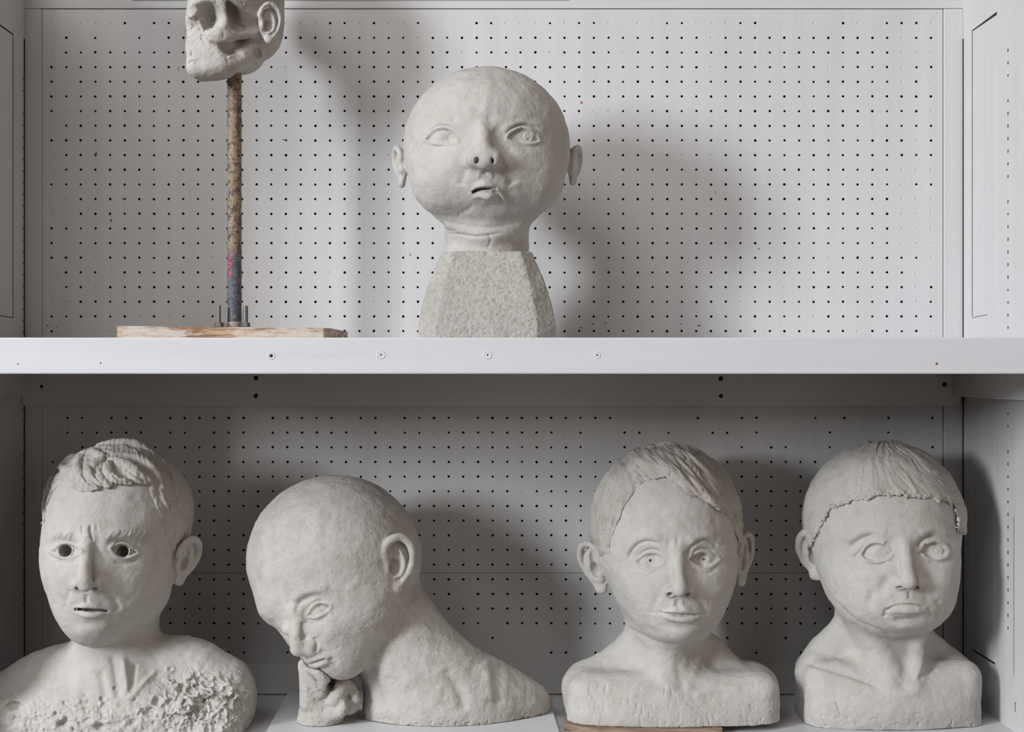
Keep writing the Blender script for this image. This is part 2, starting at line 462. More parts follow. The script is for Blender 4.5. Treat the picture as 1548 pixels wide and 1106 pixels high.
class Sculpt:
    def __init__(s, dref, box, h=1.3):
        s.dref = dref; s.h = h
        (u0, u1), (v0, v1), (w0, w1) = box
        s.lo = np.array([u0, v0, w0], float)
        n = [int((b-a)/h)+1 for a, b in ((u0, u1), (v0, v1), (w0, w1))]
        s.ax = [(s.lo[i]+h*np.arange(n[i])).astype(np.float32) for i in range(3)]
        s.D = np.full(n, 40.0, np.float32)
        s.V = None
    def P(s, px, py, t=0):
        """point seen at px, py that lies t nearer than the reference distance"""
        k = (s.dref-t*s.dref/F)/s.dref
        return np.array([CX+(px-CX)*k, -t, -CY-(py-CY)*k])
    def win(s, lo, hi):
        sl = []
        for i in range(3):
            a = int(np.clip(np.floor((lo[i]-s.lo[i])/s.h), 0, s.D.shape[i])); b = int(np.clip(np.ceil((hi[i]-s.lo[i])/s.h)+1, 0, s.D.shape[i]))
            sl.append(slice(a, b))
        sl = tuple(sl)
        g = (s.ax[0][sl[0]][:, None, None], s.ax[1][sl[1]][None, :, None], s.ax[2][sl[2]][None, None, :])
        return sl, g
    def put(s, sl, d, k, mode):
        a = s.D[sl]
        if a.size == 0: return
        d = d.astype(np.float32)
        if mode == 'u':
            if k > 0:
                hh = np.maximum(k-np.abs(a-d), 0)/k; r = np.minimum(a, d)-hh*hh*(k*.25)
            else: r = np.minimum(a, d)
        else:
            d = -d
            if k > 0:
                hh = np.maximum(k-np.abs(a-d), 0)/k; r = np.maximum(a, d)+hh*hh*(k*.25)
            else: r = np.maximum(a, d)
        s.D[sl] = r
    def ell(s, c, r, k=8, rot=None, mode='u'):
        c = np.array(c, float); r = np.array(r, float) if np.ndim(r) else np.array([r]*3, float)
        m = (max(r) if rot is not None else r)+k+10
        sl, (x, y, z) = s.win(c-m, c+m)
        x, y, z = x-c[0], y-c[1], z-c[2]
        if rot is not None:
            R = rotm(*rot).T if len(rot) == 3 and not np.ndim(rot[0]) else np.array(rot).T
            x, y, z = (R[i, 0]*x+R[i, 1]*y+R[i, 2]*z for i in range(3))
        k0 = np.sqrt((x/r[0])**2+(y/r[1])**2+(z/r[2])**2)
        k1 = np.sqrt((x/r[0]**2)**2+(y/r[1]**2)**2+(z/r[2]**2)**2)
        s.put(sl, k0*(k0-1)/np.maximum(k1, 1e-6)*1.0 if min(r) > 0 else k0, k, mode); return s
    def cone(s, a, b, ra, rb, k=6, mode='u'):
        a, b = np.array(a, float), np.array(b, float); R = max(ra, rb)+k+8
        sl, (x, y, z) = s.win(np.minimum(a, b)-R, np.maximum(a, b)+R)
        d = b-a; L = max((d*d).sum(), 1e-6)
        t = np.clip(((x-a[0])*d[0]+(y-a[1])*d[1]+(z-a[2])*d[2])/L, 0, 1)
        dist = np.sqrt((x-a[0]-d[0]*t)**2+(y-a[1]-d[1]*t)**2+(z-a[2]-d[2]*t)**2)-(ra+(rb-ra)*t)
        s.put(sl, dist, k, mode); return s
    def chain(s, pts, rad, k=6, ki=None, n=5, mode='u'):
        """tube through points (4 values: u v w radius after curving); joined as one tube first"""
        q = curve([tuple(p)+(r,) for p, r in zip(pts, rad)], n)
        lo = (q[:, :3]-q[:, 3:]-k-8).min(0); hi = (q[:, :3]+q[:, 3:]+k+8).max(0)
        sl, (x, y, z) = s.win(lo, hi)
        best = None
        for a, b in zip(q[:-1], q[1:]):
            d = b[:3]-a[:3]; L = max((d*d).sum(), 1e-6)
            t = np.clip(((x-a[0])*d[0]+(y-a[1])*d[1]+(z-a[2])*d[2])/L, 0, 1)
            dist = np.sqrt((x-a[0]-d[0]*t)**2+(y-a[1]-d[1]*t)**2+(z-a[2]-d[2]*t)**2)-(a[3]+(b[3]-a[3])*t)
            best = dist if best is None else np.minimum(best, dist)
        s.put(sl, best, k, mode); return s
    def box(s, c, half, r=6, k=8, rot=None, mode='u'):
        c = np.array(c, float); hf = np.array(half, float)
        m = np.full(3, np.linalg.norm(hf)) if rot is not None else hf
        sl, (x, y, z) = s.win(c-m-k-8, c+m+k+8)
        x, y, z = x-c[0], y-c[1], z-c[2]
        if rot is not None:
            R = rotm(*rot).T
            x, y, z = (R[i, 0]*x+R[i, 1]*y+R[i, 2]*z for i in range(3))
        qx, qy, qz = np.abs(x)-hf[0]+r, np.abs(y)-hf[1]+r, np.abs(z)-hf[2]+r
        d = np.sqrt(np.maximum(qx, 0)**2+np.maximum(qy, 0)**2+np.maximum(qz, 0)**2)+np.minimum(np.maximum(np.maximum(qx, qy), qz), 0)-r
        s.put(sl, d, k, mode); return s
    def gauss(s, c, r, amp, rot=None):
        """push the surface out (amp > 0) or in around c"""
        c = np.array(c, float); r = np.array(r, float) if np.ndim(r) else np.array([r]*3, float)
        m = (np.full(3, max(r)) if rot is not None else r)*2.3
        sl, (x, y, z) = s.win(c-m, c+m)
        x, y, z = x-c[0], y-c[1], z-c[2]
        if rot is not None:
            R = rotm(*rot).T
            x, y, z = (R[i, 0]*x+R[i, 1]*y+R[i, 2]*z for i in range(3))
        g = np.maximum(np.exp(-((x/r[0])**2+(y/r[1])**2+(z/r[2])**2))-.005, 0)
        s.D[sl] -= (amp*g).astype(np.float32); return s
    def hole(s, px, py, r, rot=None, k=1.2, sink=1):
        q = s.hit(px, py); return s.ell((q[0], q[1]+sink, q[2]), r, k, rot=rot, mode='s')
    def slot(s, pts, r, deep=6):
        """narrow opening between lips"""
        q = [s.hit(x, y) for x, y in pts]
        for d in np.linspace(0, deep, 5): s.chain([(a[0], a[1]+d, a[2]) for a in q], r, 1.0, mode='s')
        return s
    def cut_below(s, w, rough=0.0):
        """flat underside"""
        z = s.ax[2][None, None, :]
        s.D = np.maximum(s.D, (w-z)).astype(np.float32)
    def sample(s, p):
        q = (np.asarray(p, float)-s.lo)/s.h
        n = np.array(s.D.shape)
        i = np.clip(np.floor(q).astype(int), 0, n-2); f = np.clip(q-i, 0, 1)
        r = 0
        for a in (0, 1):
            for b in (0, 1):
                for c in (0, 1):
                    w = (f[..., 0] if a else 1-f[..., 0])*(f[..., 1] if b else 1-f[..., 1])*(f[..., 2] if c else 1-f[..., 2])
                    r = r+w*s.D[i[..., 0]+a, i[..., 1]+b, i[..., 2]+c]
        return r
    def hit(s, px, py, up=0.0):
        """surface point seen at px, py (optionally raised by up)"""
        tmax = -s.ax[1][0]; tmin = -s.ax[1][-1]
        ts = np.arange(tmax-1, tmin+1, -.6)
        pts = np.array([s.P(px, py, t) for t in ts])
        d = s.sample(pts); w = np.where(d < 0)[0]
        t = ts[w[0]] if len(w) else 0.0
        return s.P(px, py, t+up)
    def mesh(s, seed=0):
        D = s.D; n = D.shape
        # cells with a sign change
        neg = D < 0
        c = neg[:-1, :-1, :-1].astype(np.int8)
        for a, b, d in ((1,0,0),(0,1,0),(0,0,1),(1,1,0),(1,0,1),(0,1,1),(1,1,1)):
            c = c+neg[a:n[0]-1+a, b:n[1]-1+b, d:n[2]-1+d]
        act = (c > 0) & (c < 8)
        I = np.argwhere(act); idx = np.full(act.shape, -1, np.int32); idx[act] = np.arange(len(I))
        acc = np.zeros((len(I), 3)); cnt = np.zeros(len(I))
        for ax in range(3):
            o1, o2 = [k for k in range(3) if k != ax]
            for a in (0, 1):
                for b in (0, 1):
                    p = I.copy(); p[:, o1] += a; p[:, o2] += b
                    q = p.copy(); q[:, ax] += 1
                    d0 = D[p[:, 0], p[:, 1], p[:, 2]]; d1 = D[q[:, 0], q[:, 1], q[:, 2]]
                    m = (d0 < 0) != (d1 < 0)
                    t = np.where(m, d0/np.where(m, d0-d1, 1), 0)
                    pt = (p-I).astype(float); pt[:, ax] += t
                    acc[m] += pt[m]; cnt[m] += 1
        V = (I+acc/cnt[:, None])*s.h+s.lo
        Fs = []
        for ax in range(3):
            o1, o2 = [(1, 2), (2, 0), (0, 1)][ax]
            sl0 = [slice(1, n[k]-1) for k in range(3)]; sl0[ax] = slice(0, n[ax]-1)
            sl1 = list(sl0); sl1[ax] = slice(1, n[ax])
            A = neg[tuple(sl0)]; B = neg[tuple(sl1)]
            E = np.argwhere(A != B)
            if len(E) == 0: continue
            flip = A[tuple(E.T)]
            base = E.copy(); base[:, o1] += 1; base[:, o2] += 1
            def cell(a, b):
                q = base.copy(); q[:, o1] -= a; q[:, o2] -= b
                return idx[q[:, 0], q[:, 1], q[:, 2]]
            quad = np.stack([cell(1, 1), cell(0, 1), cell(0, 0), cell(1, 0)], 1)
            quad[~flip] = quad[~flip][:, ::-1]
            Fs.append(quad)
        Q = np.concatenate(Fs); Q = Q[(Q >= 0).all(1)]
        s.V = V; s.Q = Q
        s.relax(1, .5); s.normals(); s.n0 = s.N.copy()
        s.amount = np.zeros(len(V))
        s.project()
        return s
    def relax(s, n=1, f=.5):
        E = np.concatenate([s.Q[:, [0, 1]], s.Q[:, [1, 2]], s.Q[:, [2, 3]], s.Q[:, [3, 0]]])
        for _ in range(n):
            A = np.zeros_like(s.V)
            cnt = np.bincount(E[:, 0], minlength=len(s.V))+np.bincount(E[:, 1], minlength=len(s.V))
            for k in range(3):
                A[:, k] = np.bincount(E[:, 0], s.V[E[:, 1], k], len(s.V))+np.bincount(E[:, 1], s.V[E[:, 0], k], len(s.V))
            s.V = s.V*(1-f)+f*A/np.maximum(cnt, 1)[:, None]
    def normals(s):
        a, b, c, d = (s.V[s.Q[:, k]] for k in range(4))
        fn = np.cross(c-a, d-b)
        N = np.zeros_like(s.V)
        for k in range(4):
            for q in range(3): N[:, q] += np.bincount(s.Q[:, k], fn[:, q], len(s.V))
        s.N = N/np.maximum(np.linalg.norm(N, axis=1), 1e-9)[:, None]
    def project(s):
        dep = s.dref+s.V[:, 1]*s.dref/F
        k = s.dref/dep
        s.px = CX+(s.V[:, 0]-CX)*k; s.py = CY+(-s.V[:, 2]-CY)*k
        cp = np.array([CX, -F, -CY]); d = cp-s.V
        s.face = (s.N*d).sum(1)/np.linalg.norm(d, axis=1)
    # --- surface work: every stroke is given where it is seen from the front, and moves only the skin facing us
    def disp(s, m, amt, lo=-.05, hi=.25, near=None):
        a = 1.25*amt*smooth(s.face[m], lo, hi)
        s.V[m] += s.N[m]*a[:, None]
    def dpoly(s, pts, pad):
        q = np.asarray(pts, float)
        lo = q[:, :2].min(0)-pad; hi = q[:, :2].max(0)+pad
        m = np.where((s.px > lo[0]) & (s.px < hi[0]) & (s.py > lo[1]) & (s.py < hi[1]) & (s.face > -.05))[0]
        if len(m) and s.vlim is not None: m = m[s.V[m, 1] < s.vlim]
        x, y = s.px[m], s.py[m]
        best = np.full(len(m), 1e9); tt = np.zeros(len(m)); side_ = np.zeros(len(m))
        L = np.r_[0, np.cumsum(np.linalg.norm(np.diff(q[:, :2], axis=0), axis=1))]
        for i in range(len(q)-1):
            a, b = q[i, :2], q[i+1, :2]; d = b-a; l2 = max((d*d).sum(), 1e-9)
            t = np.clip(((x-a[0])*d[0]+(y-a[1])*d[1])/l2, 0, 1)
            ex, ey = x-a[0]-d[0]*t, y-a[1]-d[1]*t
            dist = np.hypot(ex, ey); u = dist < best
            best[u] = dist[u]; tt[u] = (L[i]+t[u]*(L[i+1]-L[i]))/L[-1]
            side_[u] = np.sign(d[0]*ey[u]-d[1]*ex[u])
        return m, best, tt, side_
    vlim = None
    def stroke(s, pts, w, amp, taper=(.15, .15), n=6, kind='gauss', jit=0):
        """groove (amp < 0) or ridge along a line"""
        q = curve(pts, n)
        m, d, t, sd = s.dpoly(q, w*3)
        if not len(m): return s
        tp = smooth(t, -.001, taper[0]+1e-6)*smooth(1-t, -.001, taper[1]+1e-6) if taper else 1
        if jit: d = d+jit*vnoise(s.V[m], 5, int(abs(q[0, 0])) % 50)
        a = amp*np.exp(-(d/w)**2)*tp
        s.disp(m, a); return s
    def fold(s, pts, w1, w2, amp, taper=(.2, .2), n=6):
        """one-sided step: full height on the right-hand side of the line fading over w2, sharp on the other over w1"""
        q = curve(pts, n); m, d, t, sd = s.dpoly(q, max(w1, w2)*3)
        if not len(m): return s
        tp = smooth(t, 0, taper[0])*smooth(1-t, 0, taper[1])
        s.disp(m, amp*np.exp(-(d/np.where(sd > 0, w2, w1))**2)*tp); return s
    def push(s, px, py, rx, ry, amp, ang=0):
        R = max(rx, ry)*2.5
        m = np.where((abs(s.px-px) < R) & (abs(s.py-py) < R) & (s.face > -.05))[0]
        if s.vlim is not None: m = m[s.V[m, 1] < s.vlim]
        a = math.radians(ang); x, y = s.px[m]-px, s.py[m]-py
        x, y = x*math.cos(a)+y*math.sin(a), -x*math.sin(a)+y*math.cos(a)
        s.disp(m, amp*np.exp(-(x/rx)**2-(y/ry)**2)); return s
    def inside(s, poly, m):
        """signed distance (px, negative inside) to a closed outline"""
        q = np.asarray(poly, float); x, y = s.px[m], s.py[m]
        best = np.full(len(m), 1e9); ins = np.zeros(len(m), bool)
        for i in range(len(q)):
            a, b = q[i], q[(i+1) % len(q)]; d = b-a; l2 = max((d*d).sum(), 1e-9)
            t = np.clip(((x-a[0])*d[0]+(y-a[1])*d[1])/l2, 0, 1)
            best = np.minimum(best, np.hypot(x-a[0]-d[0]*t, y-a[1]-d[1]*t))
            c = ((a[1] > y) != (b[1] > y)) & (x < (b[0]-a[0])*(y-a[1])/(b[1]-a[1]+1e-12)+a[0])
            ins ^= c
        return np.where(ins, -best, best)
    def almond(s, outer, upper, inner, lower):
        """outline of an eye opening from corner, upper lid points, corner, lower lid points"""
        a = curve([outer]+upper+[inner], 6); b = curve([inner]+lower+[outer], 6)
        return np.concatenate([a, b[1:-1]])
    def eye(s, outer, upper, inner, lower, depth=2.2, lid=1.6, iris=None, ir=7, pupil=None, crease=6, iris_deep=.7):
        poly = s.almond(outer, upper, inner, lower)
        lo = poly.min(0)-14; hi = poly.max(0)+14
        m = np.where((s.px > lo[0]) & (s.px < hi[0]) & (s.py > lo[1]) & (s.py < hi[1]) & (s.face > 0))[0]
        if s.vlim is not None: m = m[s.V[m, 1] < s.vlim]
        d = s.inside(poly, m)
        a = -depth*smooth(-d, -.6, 1.2)                     # the ball lies behind the lids
        a = a+lid*np.exp(-((d-2.2)/2.4)**2)                 # rolled lid edges
        s.disp(m, a)
        if crease:
            up = curve([outer]+upper+[inner], 6); up = up+np.array([0, -crease])*np.sin(np.linspace(0, math.pi, len(up)))[:, None]**.6
            s.stroke(up[::6], 1.5, -1.3, n=6)
        if iris is not None:
            x, y = s.px[m]-iris[0], s.py[m]-iris[1]; r = np.hypot(x, y)
            ok = smooth(-d, 0, 1.5)
            s.disp(m, (-.9*np.exp(-((r-ir)/1.1)**2)-iris_deep*smooth(ir-r, 0, 1.5))*ok)
            if pupil: s.disp(m, -pupil[1]*smooth(pupil[0]-r, -.7, .9)*ok)
        return s
    def lumps(s, amp, scale, seed=0, octaves=3):
        s.V += s.N*(amp*fbm(s.V, scale, octaves, seed))[:, None]; return s
    def chips(s, amp, scale, thr, seed, mask=None):
        n = fbm(s.V, scale, 2, seed)
        a = -amp*smooth(n, thr, thr+.25)
        if mask is not None: a = a*mask
        s.V += s.N*a[:, None]; return s
    def flakes(s, amp, scale, seed, mask, width=.16):
        """thin raised walls between shallow cells, like pressed-on crumbs of clay"""
        w = fbm(s.V, scale*.8, 2, seed+40)[:, None]*scale*.35
        n = vnoise(s.V+w, scale, seed); n2 = vnoise(s.V-w, scale*.8, seed+9)
        a = np.exp(-(n/width)**2)+.8*np.exp(-(n2/width)**2)
        s.V += s.N*(amp*(a-.45)*mask)[:, None]; return s
    def world(s):
        k = s.dref/F
        return np.stack([(s.V[:, 0]-CX)*k, s.dref-DB+s.V[:, 1]*k, ZE+(s.V[:, 2]+CY)*k], 1)
    def wpt(s, p):
        k = s.dref/F
        return ((p[0]-CX)*k, s.dref-DB+p[1]*k, ZE+(p[2]+CY)*k)
    def build(s, name, mat, parent=None):
        s.normals()
        return mesh_obj(name, s.world(), s.Q, mat, parent, True)

def ear(S_, c, A, B, N, H, lobe=1.0, k=3, thick=1.0, concha=True, fill=0):
    """c centre, A forward->back, B up, N outward, H full height"""
    A, B, N = (np.array(q, float)/np.linalg.norm(q) for q in (A, B, N))
    N = N-A*(N@A)-B*(N@B); N /= np.linalg.norm(N)
    B = B-A*(A@B); B /= np.linalg.norm(B)
    def p(a, b, n=0): return c+H*(a*A+b*B+n*N)
    R = np.stack([A, B, N], 1)
    S_.ell(p(.04, .02, -.06), (H*.27, H*.44, H*.09), k=5, rot=R)
    S_.chain([p(-.12, .0, .02), p(-.21, .2, .03), p(-.12, .40, .05), p(.06, .47, .08), p(.24, .36, .09), p(.31, .12, .08), p(.25, -.12, .05), p(.12, -.3, .02), p(.02, -.42, 0)],
             [H*.04*thick, H*.05*thick, H*.052*thick, H*.055*thick, H*.055*thick, H*.05*thick, H*.045*thick, H*.05, H*.07*lobe], k=k)
    S_.ell(p(-.01, -.38, 0), (H*.13*lobe, H*.12*lobe, H*.07), k=4, rot=R)
    S_.chain([p(-.02, -.22, .02), p(.1, -.16, .03), p(.16, .02, .04), p(.1, .2, .035), p(.0, .3, .02)], [H*.04, H*.045, H*.045, H*.04, H*.03], k=3)
    S_.ell(p(-.17, -.06, .02), (H*.06, H*.1, H*.06), k=4, rot=R)
    if fill: S_.ell(p(.03, .04, .01), (H*.24, H*.38, H*fill), k=3, rot=R)
    if concha:
        S_.ell(p(-.02, -.03, .05), (H*.11, H*.15, H*.14), k=3, rot=R, mode='s')
        S_.ell(p(.02, .18, .05), (H*.05, H*.13, H*.06), k=3, rot=R, mode='s')

def floor_w(dref, h=0.0, z0=None):
    z = (ZF if z0 is None else z0)+h
    return (z-ZE)*F/dref-CY

def shell(S_, sign_fn, t_fn, box=None, inner=10):
    """hair laid over a head: the head's own surface thickened by t_fn where sign_fn < 0 (functions of point arrays)"""
    H = Sculpt.__new__(Sculpt); H.dref, H.h, H.lo, H.ax = S_.dref, S_.h, S_.lo, S_.ax
    x, y, z = np.broadcast_arrays(S_.ax[0][:, None, None], S_.ax[1][None, :, None], S_.ax[2][None, None, :])
    D = S_.D
    m = (D < 14) & (D > -inner-4)
    p = np.stack([x[m], y[m], z[m]], 1).astype(np.float64)
    k = F/(F+p[:, 1])
    px = CX+(p[:, 0]-CX)*k; py = CY+(-p[:, 2]-CY)*k
    o = np.full(D.shape, 14.0, np.float32)
    d = D[m]
    val = d-t_fn(px, py, p)
    val = np.maximum(val, sign_fn(px, py, p))
    val = np.maximum(val, -(d+inner))
    o[m] = val
    # below the shell's inner skin it is outside again
    o[D <= -inner-4] = 6.0
    H.D = o
    return H
def strand(Hh, S_, pts, r, k=2.5, up=1):
    """a rolled lock of clay laid on the head"""
    q = []
    for x, y in pts:
        p = S_.hit(x, y, up)
        q.append(p if p[1] < -2 else S_.P(x, y, 6))
    Hh.chain(q, r, k, n=6)
def pdist(poly, px, py, closed=True):
    q = np.asarray(poly, float); best = np.full(len(px), 1e9); ins = np.zeros(len(px), bool)
    for i in range(len(q) if closed else len(q)-1):
        a, b = q[i], q[(i+1) % len(q)]; d = b-a; l2 = max((d*d).sum(), 1e-9)
        t = np.clip(((px-a[0])*d[0]+(py-a[1])*d[1])/l2, 0, 1)
        best = np.minimum(best, np.hypot(px-a[0]-d[0]*t, py-a[1]-d[1]*t))
        if closed:
            ins ^= ((a[1] > py) != (b[1] > py)) & (px < (b[0]-a[0])*(py-a[1])/(b[1]-a[1]+1e-12)+a[0])
    return np.where(ins, -best, best)
# ------------------------------------------------------------------ bust with the side-swept hair
def bust_swept():
    S_ = Sculpt(2.42, ((835, 1195), (-185, 155), (-1108, -640)))
    P = S_.P
    # skull, face, jaw
    S_.ell(P(1006, 792, -12), (113, 128, 119), 30)
    S_.ell(P(1018, 862, 22), (92, 98, 102), 30)
    S_.ell(P(1026, 925, 58), (48, 52, 46), 34)
    H0 = S_.D.copy()
    # neck and shoulders
    S_.chain([P(1008, 900, -12), P(1010, 975, -12), P(1010, 1040, -12)], [66, 62, 74], 22)
    S_.box(P(1014, 1062, 6), (157, 74, 55), 32, 18)
    S_.chain([P(950, 985, -10), P(900, 1022, -10), P(875, 1042, -8)], [26, 24, 22], 24)
    S_.chain([P(1075, 985, -10), P(1110, 1024, -10), P(1150, 1040, -8)], [24, 24, 24], 20)
    S_.cone(P(1000, 950, 30), P(1018, 1050, 60), 22, 16, 30)
    S_.ell(P(1014, 1082, 60), (128, 34, 34), 30)
    # ears
    ear(S_, P(902, 857, 2), (-.62, .78, .05), (-.36, 0, 1), (-.8, -.75, 0), 84, 1.0, thick=1.25, fill=.08)
    ear(S_, P(1121, 845, -6), (.5, .86, .05), (.06, 0, 1), (.95, -.3, 0), 82, fill=.07)
    # forms of the face
    for (x, y) in ((981, 846), (1066, 845)):
        S_.gauss(S_.hit(x, y), (25, 26, 17), -11)
    S_.gauss(S_.hit(1025, 842), (12, 20, 20), -3)
    for (x, y) in ((982, 848), (1065, 846)):
        c = S_.hit(x, y, -12); S_.ell(c, 17.5, 5)
    S_.gauss(S_.hit(965, 890), (30, 30, 28), 4); S_.gauss(S_.hit(1085, 890), (28, 30, 28), 4)
    S_.gauss(S_.hit(1027, 915), (36, 30, 34), 6)
    h = S_.hit
    S_.chain([h(1024, 826, -3), h(1026, 848, 3), h(1027, 872, 10), h(1028, 890, 14)], [8.5, 8, 9, 11.5], 10)
    S_.ell(h(1013, 0+896, 1) if False else P(1012.5, 894, -h(1012, 894)[1]+3), (7.5, 10, 7), 6)
    S_.ell(P(1041.5, 894, -h(1042, 894)[1]+3), (7.5, 10, 7), 6)
    t = -h(1027, 893)[1]
    S_.hole(1013.5, 898.5, (5, 9, 3.6)); S_.hole(1039, 898.5, (4.6, 9, 3.4))
    def lip(pts, rad, k=4):
        S_.chain([P(x, y, -h(x, y)[1]+o) for x, y, o in pts], rad, k)
    lip([(997, 926, -1), (1012, 924, 0), (1021, 921.5, 0), (1027, 923, 0), (1034, 921.5, 0), (1044, 925, -1), (1058, 929, -2)], [1.2, 4, 5, 4.5, 5, 4, 1.2])
    lip([(1001, 930, -2), (1015, 934, 0), (1030, 936, 0), (1044, 935.5, -1), (1056, 931, -2)], [1.2, 5, 6, 5, 1.2])
    S_.gauss(h(1028, 947), (20, 14, 6), -2.5)
    S_.gauss(h(1028, 960), (18, 20, 11), 4)
    S_.cut_below(floor_w(2.42, .0098))
    S_.mesh()
    # surface work
    S_.lumps(1.1, 34, 3)
    S_.lumps(.45, 11, 9)
    S_.eye((962, 849), [(971, 841), (983, 837), (996, 839)], (1003, 847), [(996, 855), (983, 858), (968, 854)], 2.5, 1.3, (984, 846.5), 7.5, (2.6, 5.0), 7)
    S_.eye((1043, 845), [(1052, 837.5), (1064, 835.5), (1076, 838)], (1086, 845), [(1077, 853), (1065, 856), (1053, 852)], 2.6, 1.3, (1064.5, 844.5), 7.5, (2.8, 5.0), 6)
    S_.stroke([(948, 848), (955, 833), (966, 822), (980, 818), (1000, 823)], 2.6, -2.2)
    S_.stroke([(1038, 842), (1044, 828), (1056, 819), (1070, 817), (1088, 826)], 2.6, -2.4)
    S_.stroke([(945, 836), (960, 815), (984, 810), (1004, 816)], 7, 2.0); S_.stroke([(1040, 824), (1056, 810), (1075, 809), (1096, 820)], 7, 2.0)
    S_.stroke([(956, 866), (975, 870), (996, 862)], 2.2, -1.1); S_.stroke([(1046, 860), (1064, 867), (1084, 861)], 2.2, -1.1)
    S_.push(1012, 820, 4, 7, -1.6); S_.push(1024, 818, 3, 7, -1.2)
    S_.stroke([(995, 925.5), (1004, 927.5), (1014, 928.5), (1027, 930), (1042, 930), (1058, 929.5)], 1.5, -4.0, (.08, .08))
    S_.push(997, 925, 3.5, 2.6, -2.0); S_.push(1059, 929, 3, 2.4, -1.6)
    S_.stroke([(1024, 905), (1024, 917)], 3.0, -1.6)
    S_.stroke([(1018, 905), (1017, 918)], 2, .8); S_.stroke([(1031, 905), (1032, 918)], 2, .8)
    S_.stroke([(996, 898), (988, 915), (984, 930)], 5, -1.6); S_.stroke([(1050, 898), (1062, 912), (1070, 932)], 5, -1.8)
    S_.stroke([(948, 948), (975, 962), (1005, 974), (1030, 976)], 3, -1.8)
    S_.stroke([(1026, 985), (1027, 1010), (1032, 1050)], 7, -1.6)
    S_.stroke([(985, 980), (1000, 1020), (1015, 1050)], 9, 1.6); S_.stroke([(1065, 980), (1050, 1015), (1035, 1050)], 8, 1.2)
    S_.stroke([(950, 1050), (985, 1045), (1018, 1056)], 6, 1.6); S_.stroke([(1045, 1054), (1085, 1040), (1125, 1040)], 6, 1.6)
    rnd = random.Random(4)
    for k in range(26):
        x, y = rnd.uniform(890, 1150), rnd.uniform(1030, 1090)
        S_.stroke([(x, y), (x+rnd.uniform(-3, 3), y+rnd.uniform(6, 16))], 1.2, -rnd.uniform(.5, 1.4))
    S_.chips(.9, 5, .6, 5, smooth(-S_.V[:, 2], 1010, 1060))
    root = empty('portrait_bust', S_.wpt(P(1014, 1099, 20)))
    tag(root, 'clay bust with side-parted swept hair, standing on a strip of raw brown wood', 'bust')
    S_.build('head_and_shoulders', M_clay, root)
    # hair
    S_.D = H0
    line = [(902, 900), (905, 842), (921, 838), (924, 815), (933, 790), (946, 762), (960, 742), (966, 733), (985, 725), (1005, 722), (1022, 729), (1042, 746), (1062, 757), (1082, 764), (1098, 776), (1110, 795), (1117, 822), (1119, 850), (1140, 852), (1160, 640), (860, 640), (860, 900)]
    poly = line
    def sg(px, py, p):
        d = pdist(poly, px, py)*.8
        d = np.where(p[:, 1] > 12, np.minimum(d, np.maximum((py-880)*.8, -20)), d)
        return d+1.4*vnoise(p, 9, 3)
    def th(px, py, p):
        edge = smooth(-pdist(poly, px, py), -2, 10)
        b = 1.5+2.0*edge
        # swept lock on the right of the parting, thick at its lower edge
        lock = np.exp(-((pdist([(965, 690), (1003, 700), (1030, 722), (1060, 748), (1084, 762)], px, py, False))/14)**2)*smooth(p[:, 1], 60, -20)
        ridge = np.exp(-((pdist([(985, 672), (1030, 676), (1075, 710), (1100, 750)], px, py, False))/22)**2)
        part = np.exp(-((pdist([(962, 736), (955, 718), (946, 700), (960, 685), (990, 672)], px, py, False))/5)**2)
        return b+7.5*lock+1.5*ridge-3.0*part+.9*fbm(p, 16, 2, 5)
    Hh = shell(S_, sg, th)
    for pts, r in (([(996, 694), (1014, 706), (1032, 726), (1056, 746), (1083, 764)], [3, 6, 7, 6.5, 3]),
                   ([(998, 684), (1026, 700), (1058, 728), (1092, 768)], [4, 6, 6, 3]),
                   ([(1002, 678), (1040, 692), (1075, 722), (1103, 766)], [4, 6.5, 6, 3]),
                   ([(1008, 673), (1050, 682), (1088, 712), (1112, 758)], [4, 6, 6, 3]),
                   ([(992, 676), (1004, 671), (1022, 672)], [4, 6, 3]), ([(958, 690), (975, 680), (992, 675)], [3, 5, 4]),
                   ([(938, 706), (924, 730), (914, 765), (908, 800)], [3, 5, 5, 3]), ([(950, 722), (940, 745), (928, 780), (920, 820)], [3, 5, 5, 3]),
                   ([(920, 715), (906, 745), (900, 780)], [3, 5, 3])):
        strand(Hh, S_, pts, r, 4, 0)
    Hh.mesh()
    V = Hh.V
    # combed strokes: left side runs down, right side is swept outwards
    th_ = np.radians(np.where(Hh.px < 958, 104, 47))
    hx, hy = Hh.px-1000, Hh.py-700; hy = hy-.0012*np.maximum(hx, 0)**2
    ac = -np.sin(th_)*hx+np.cos(th_)*hy; al = np.cos(th_)*hx+np.sin(th_)*hy
    q = np.stack([ac/3.6, al/34, V[:, 1]/90], 1)
    n = fbm(q, 1.0, 3, 7, .6); n2 = fbm(np.stack([ac/9, al/60, V[:, 1]/60], 1), 1, 2, 2)
    Hh.V += Hh.N*((1.25*n+1.9*n2)*np.where(Hh.px < 962, .55, 1))[:, None]
    Hh.chips(1.6, 6, .62, 3)
    Hh.build('hair', M_hair_brown, root)
    return root
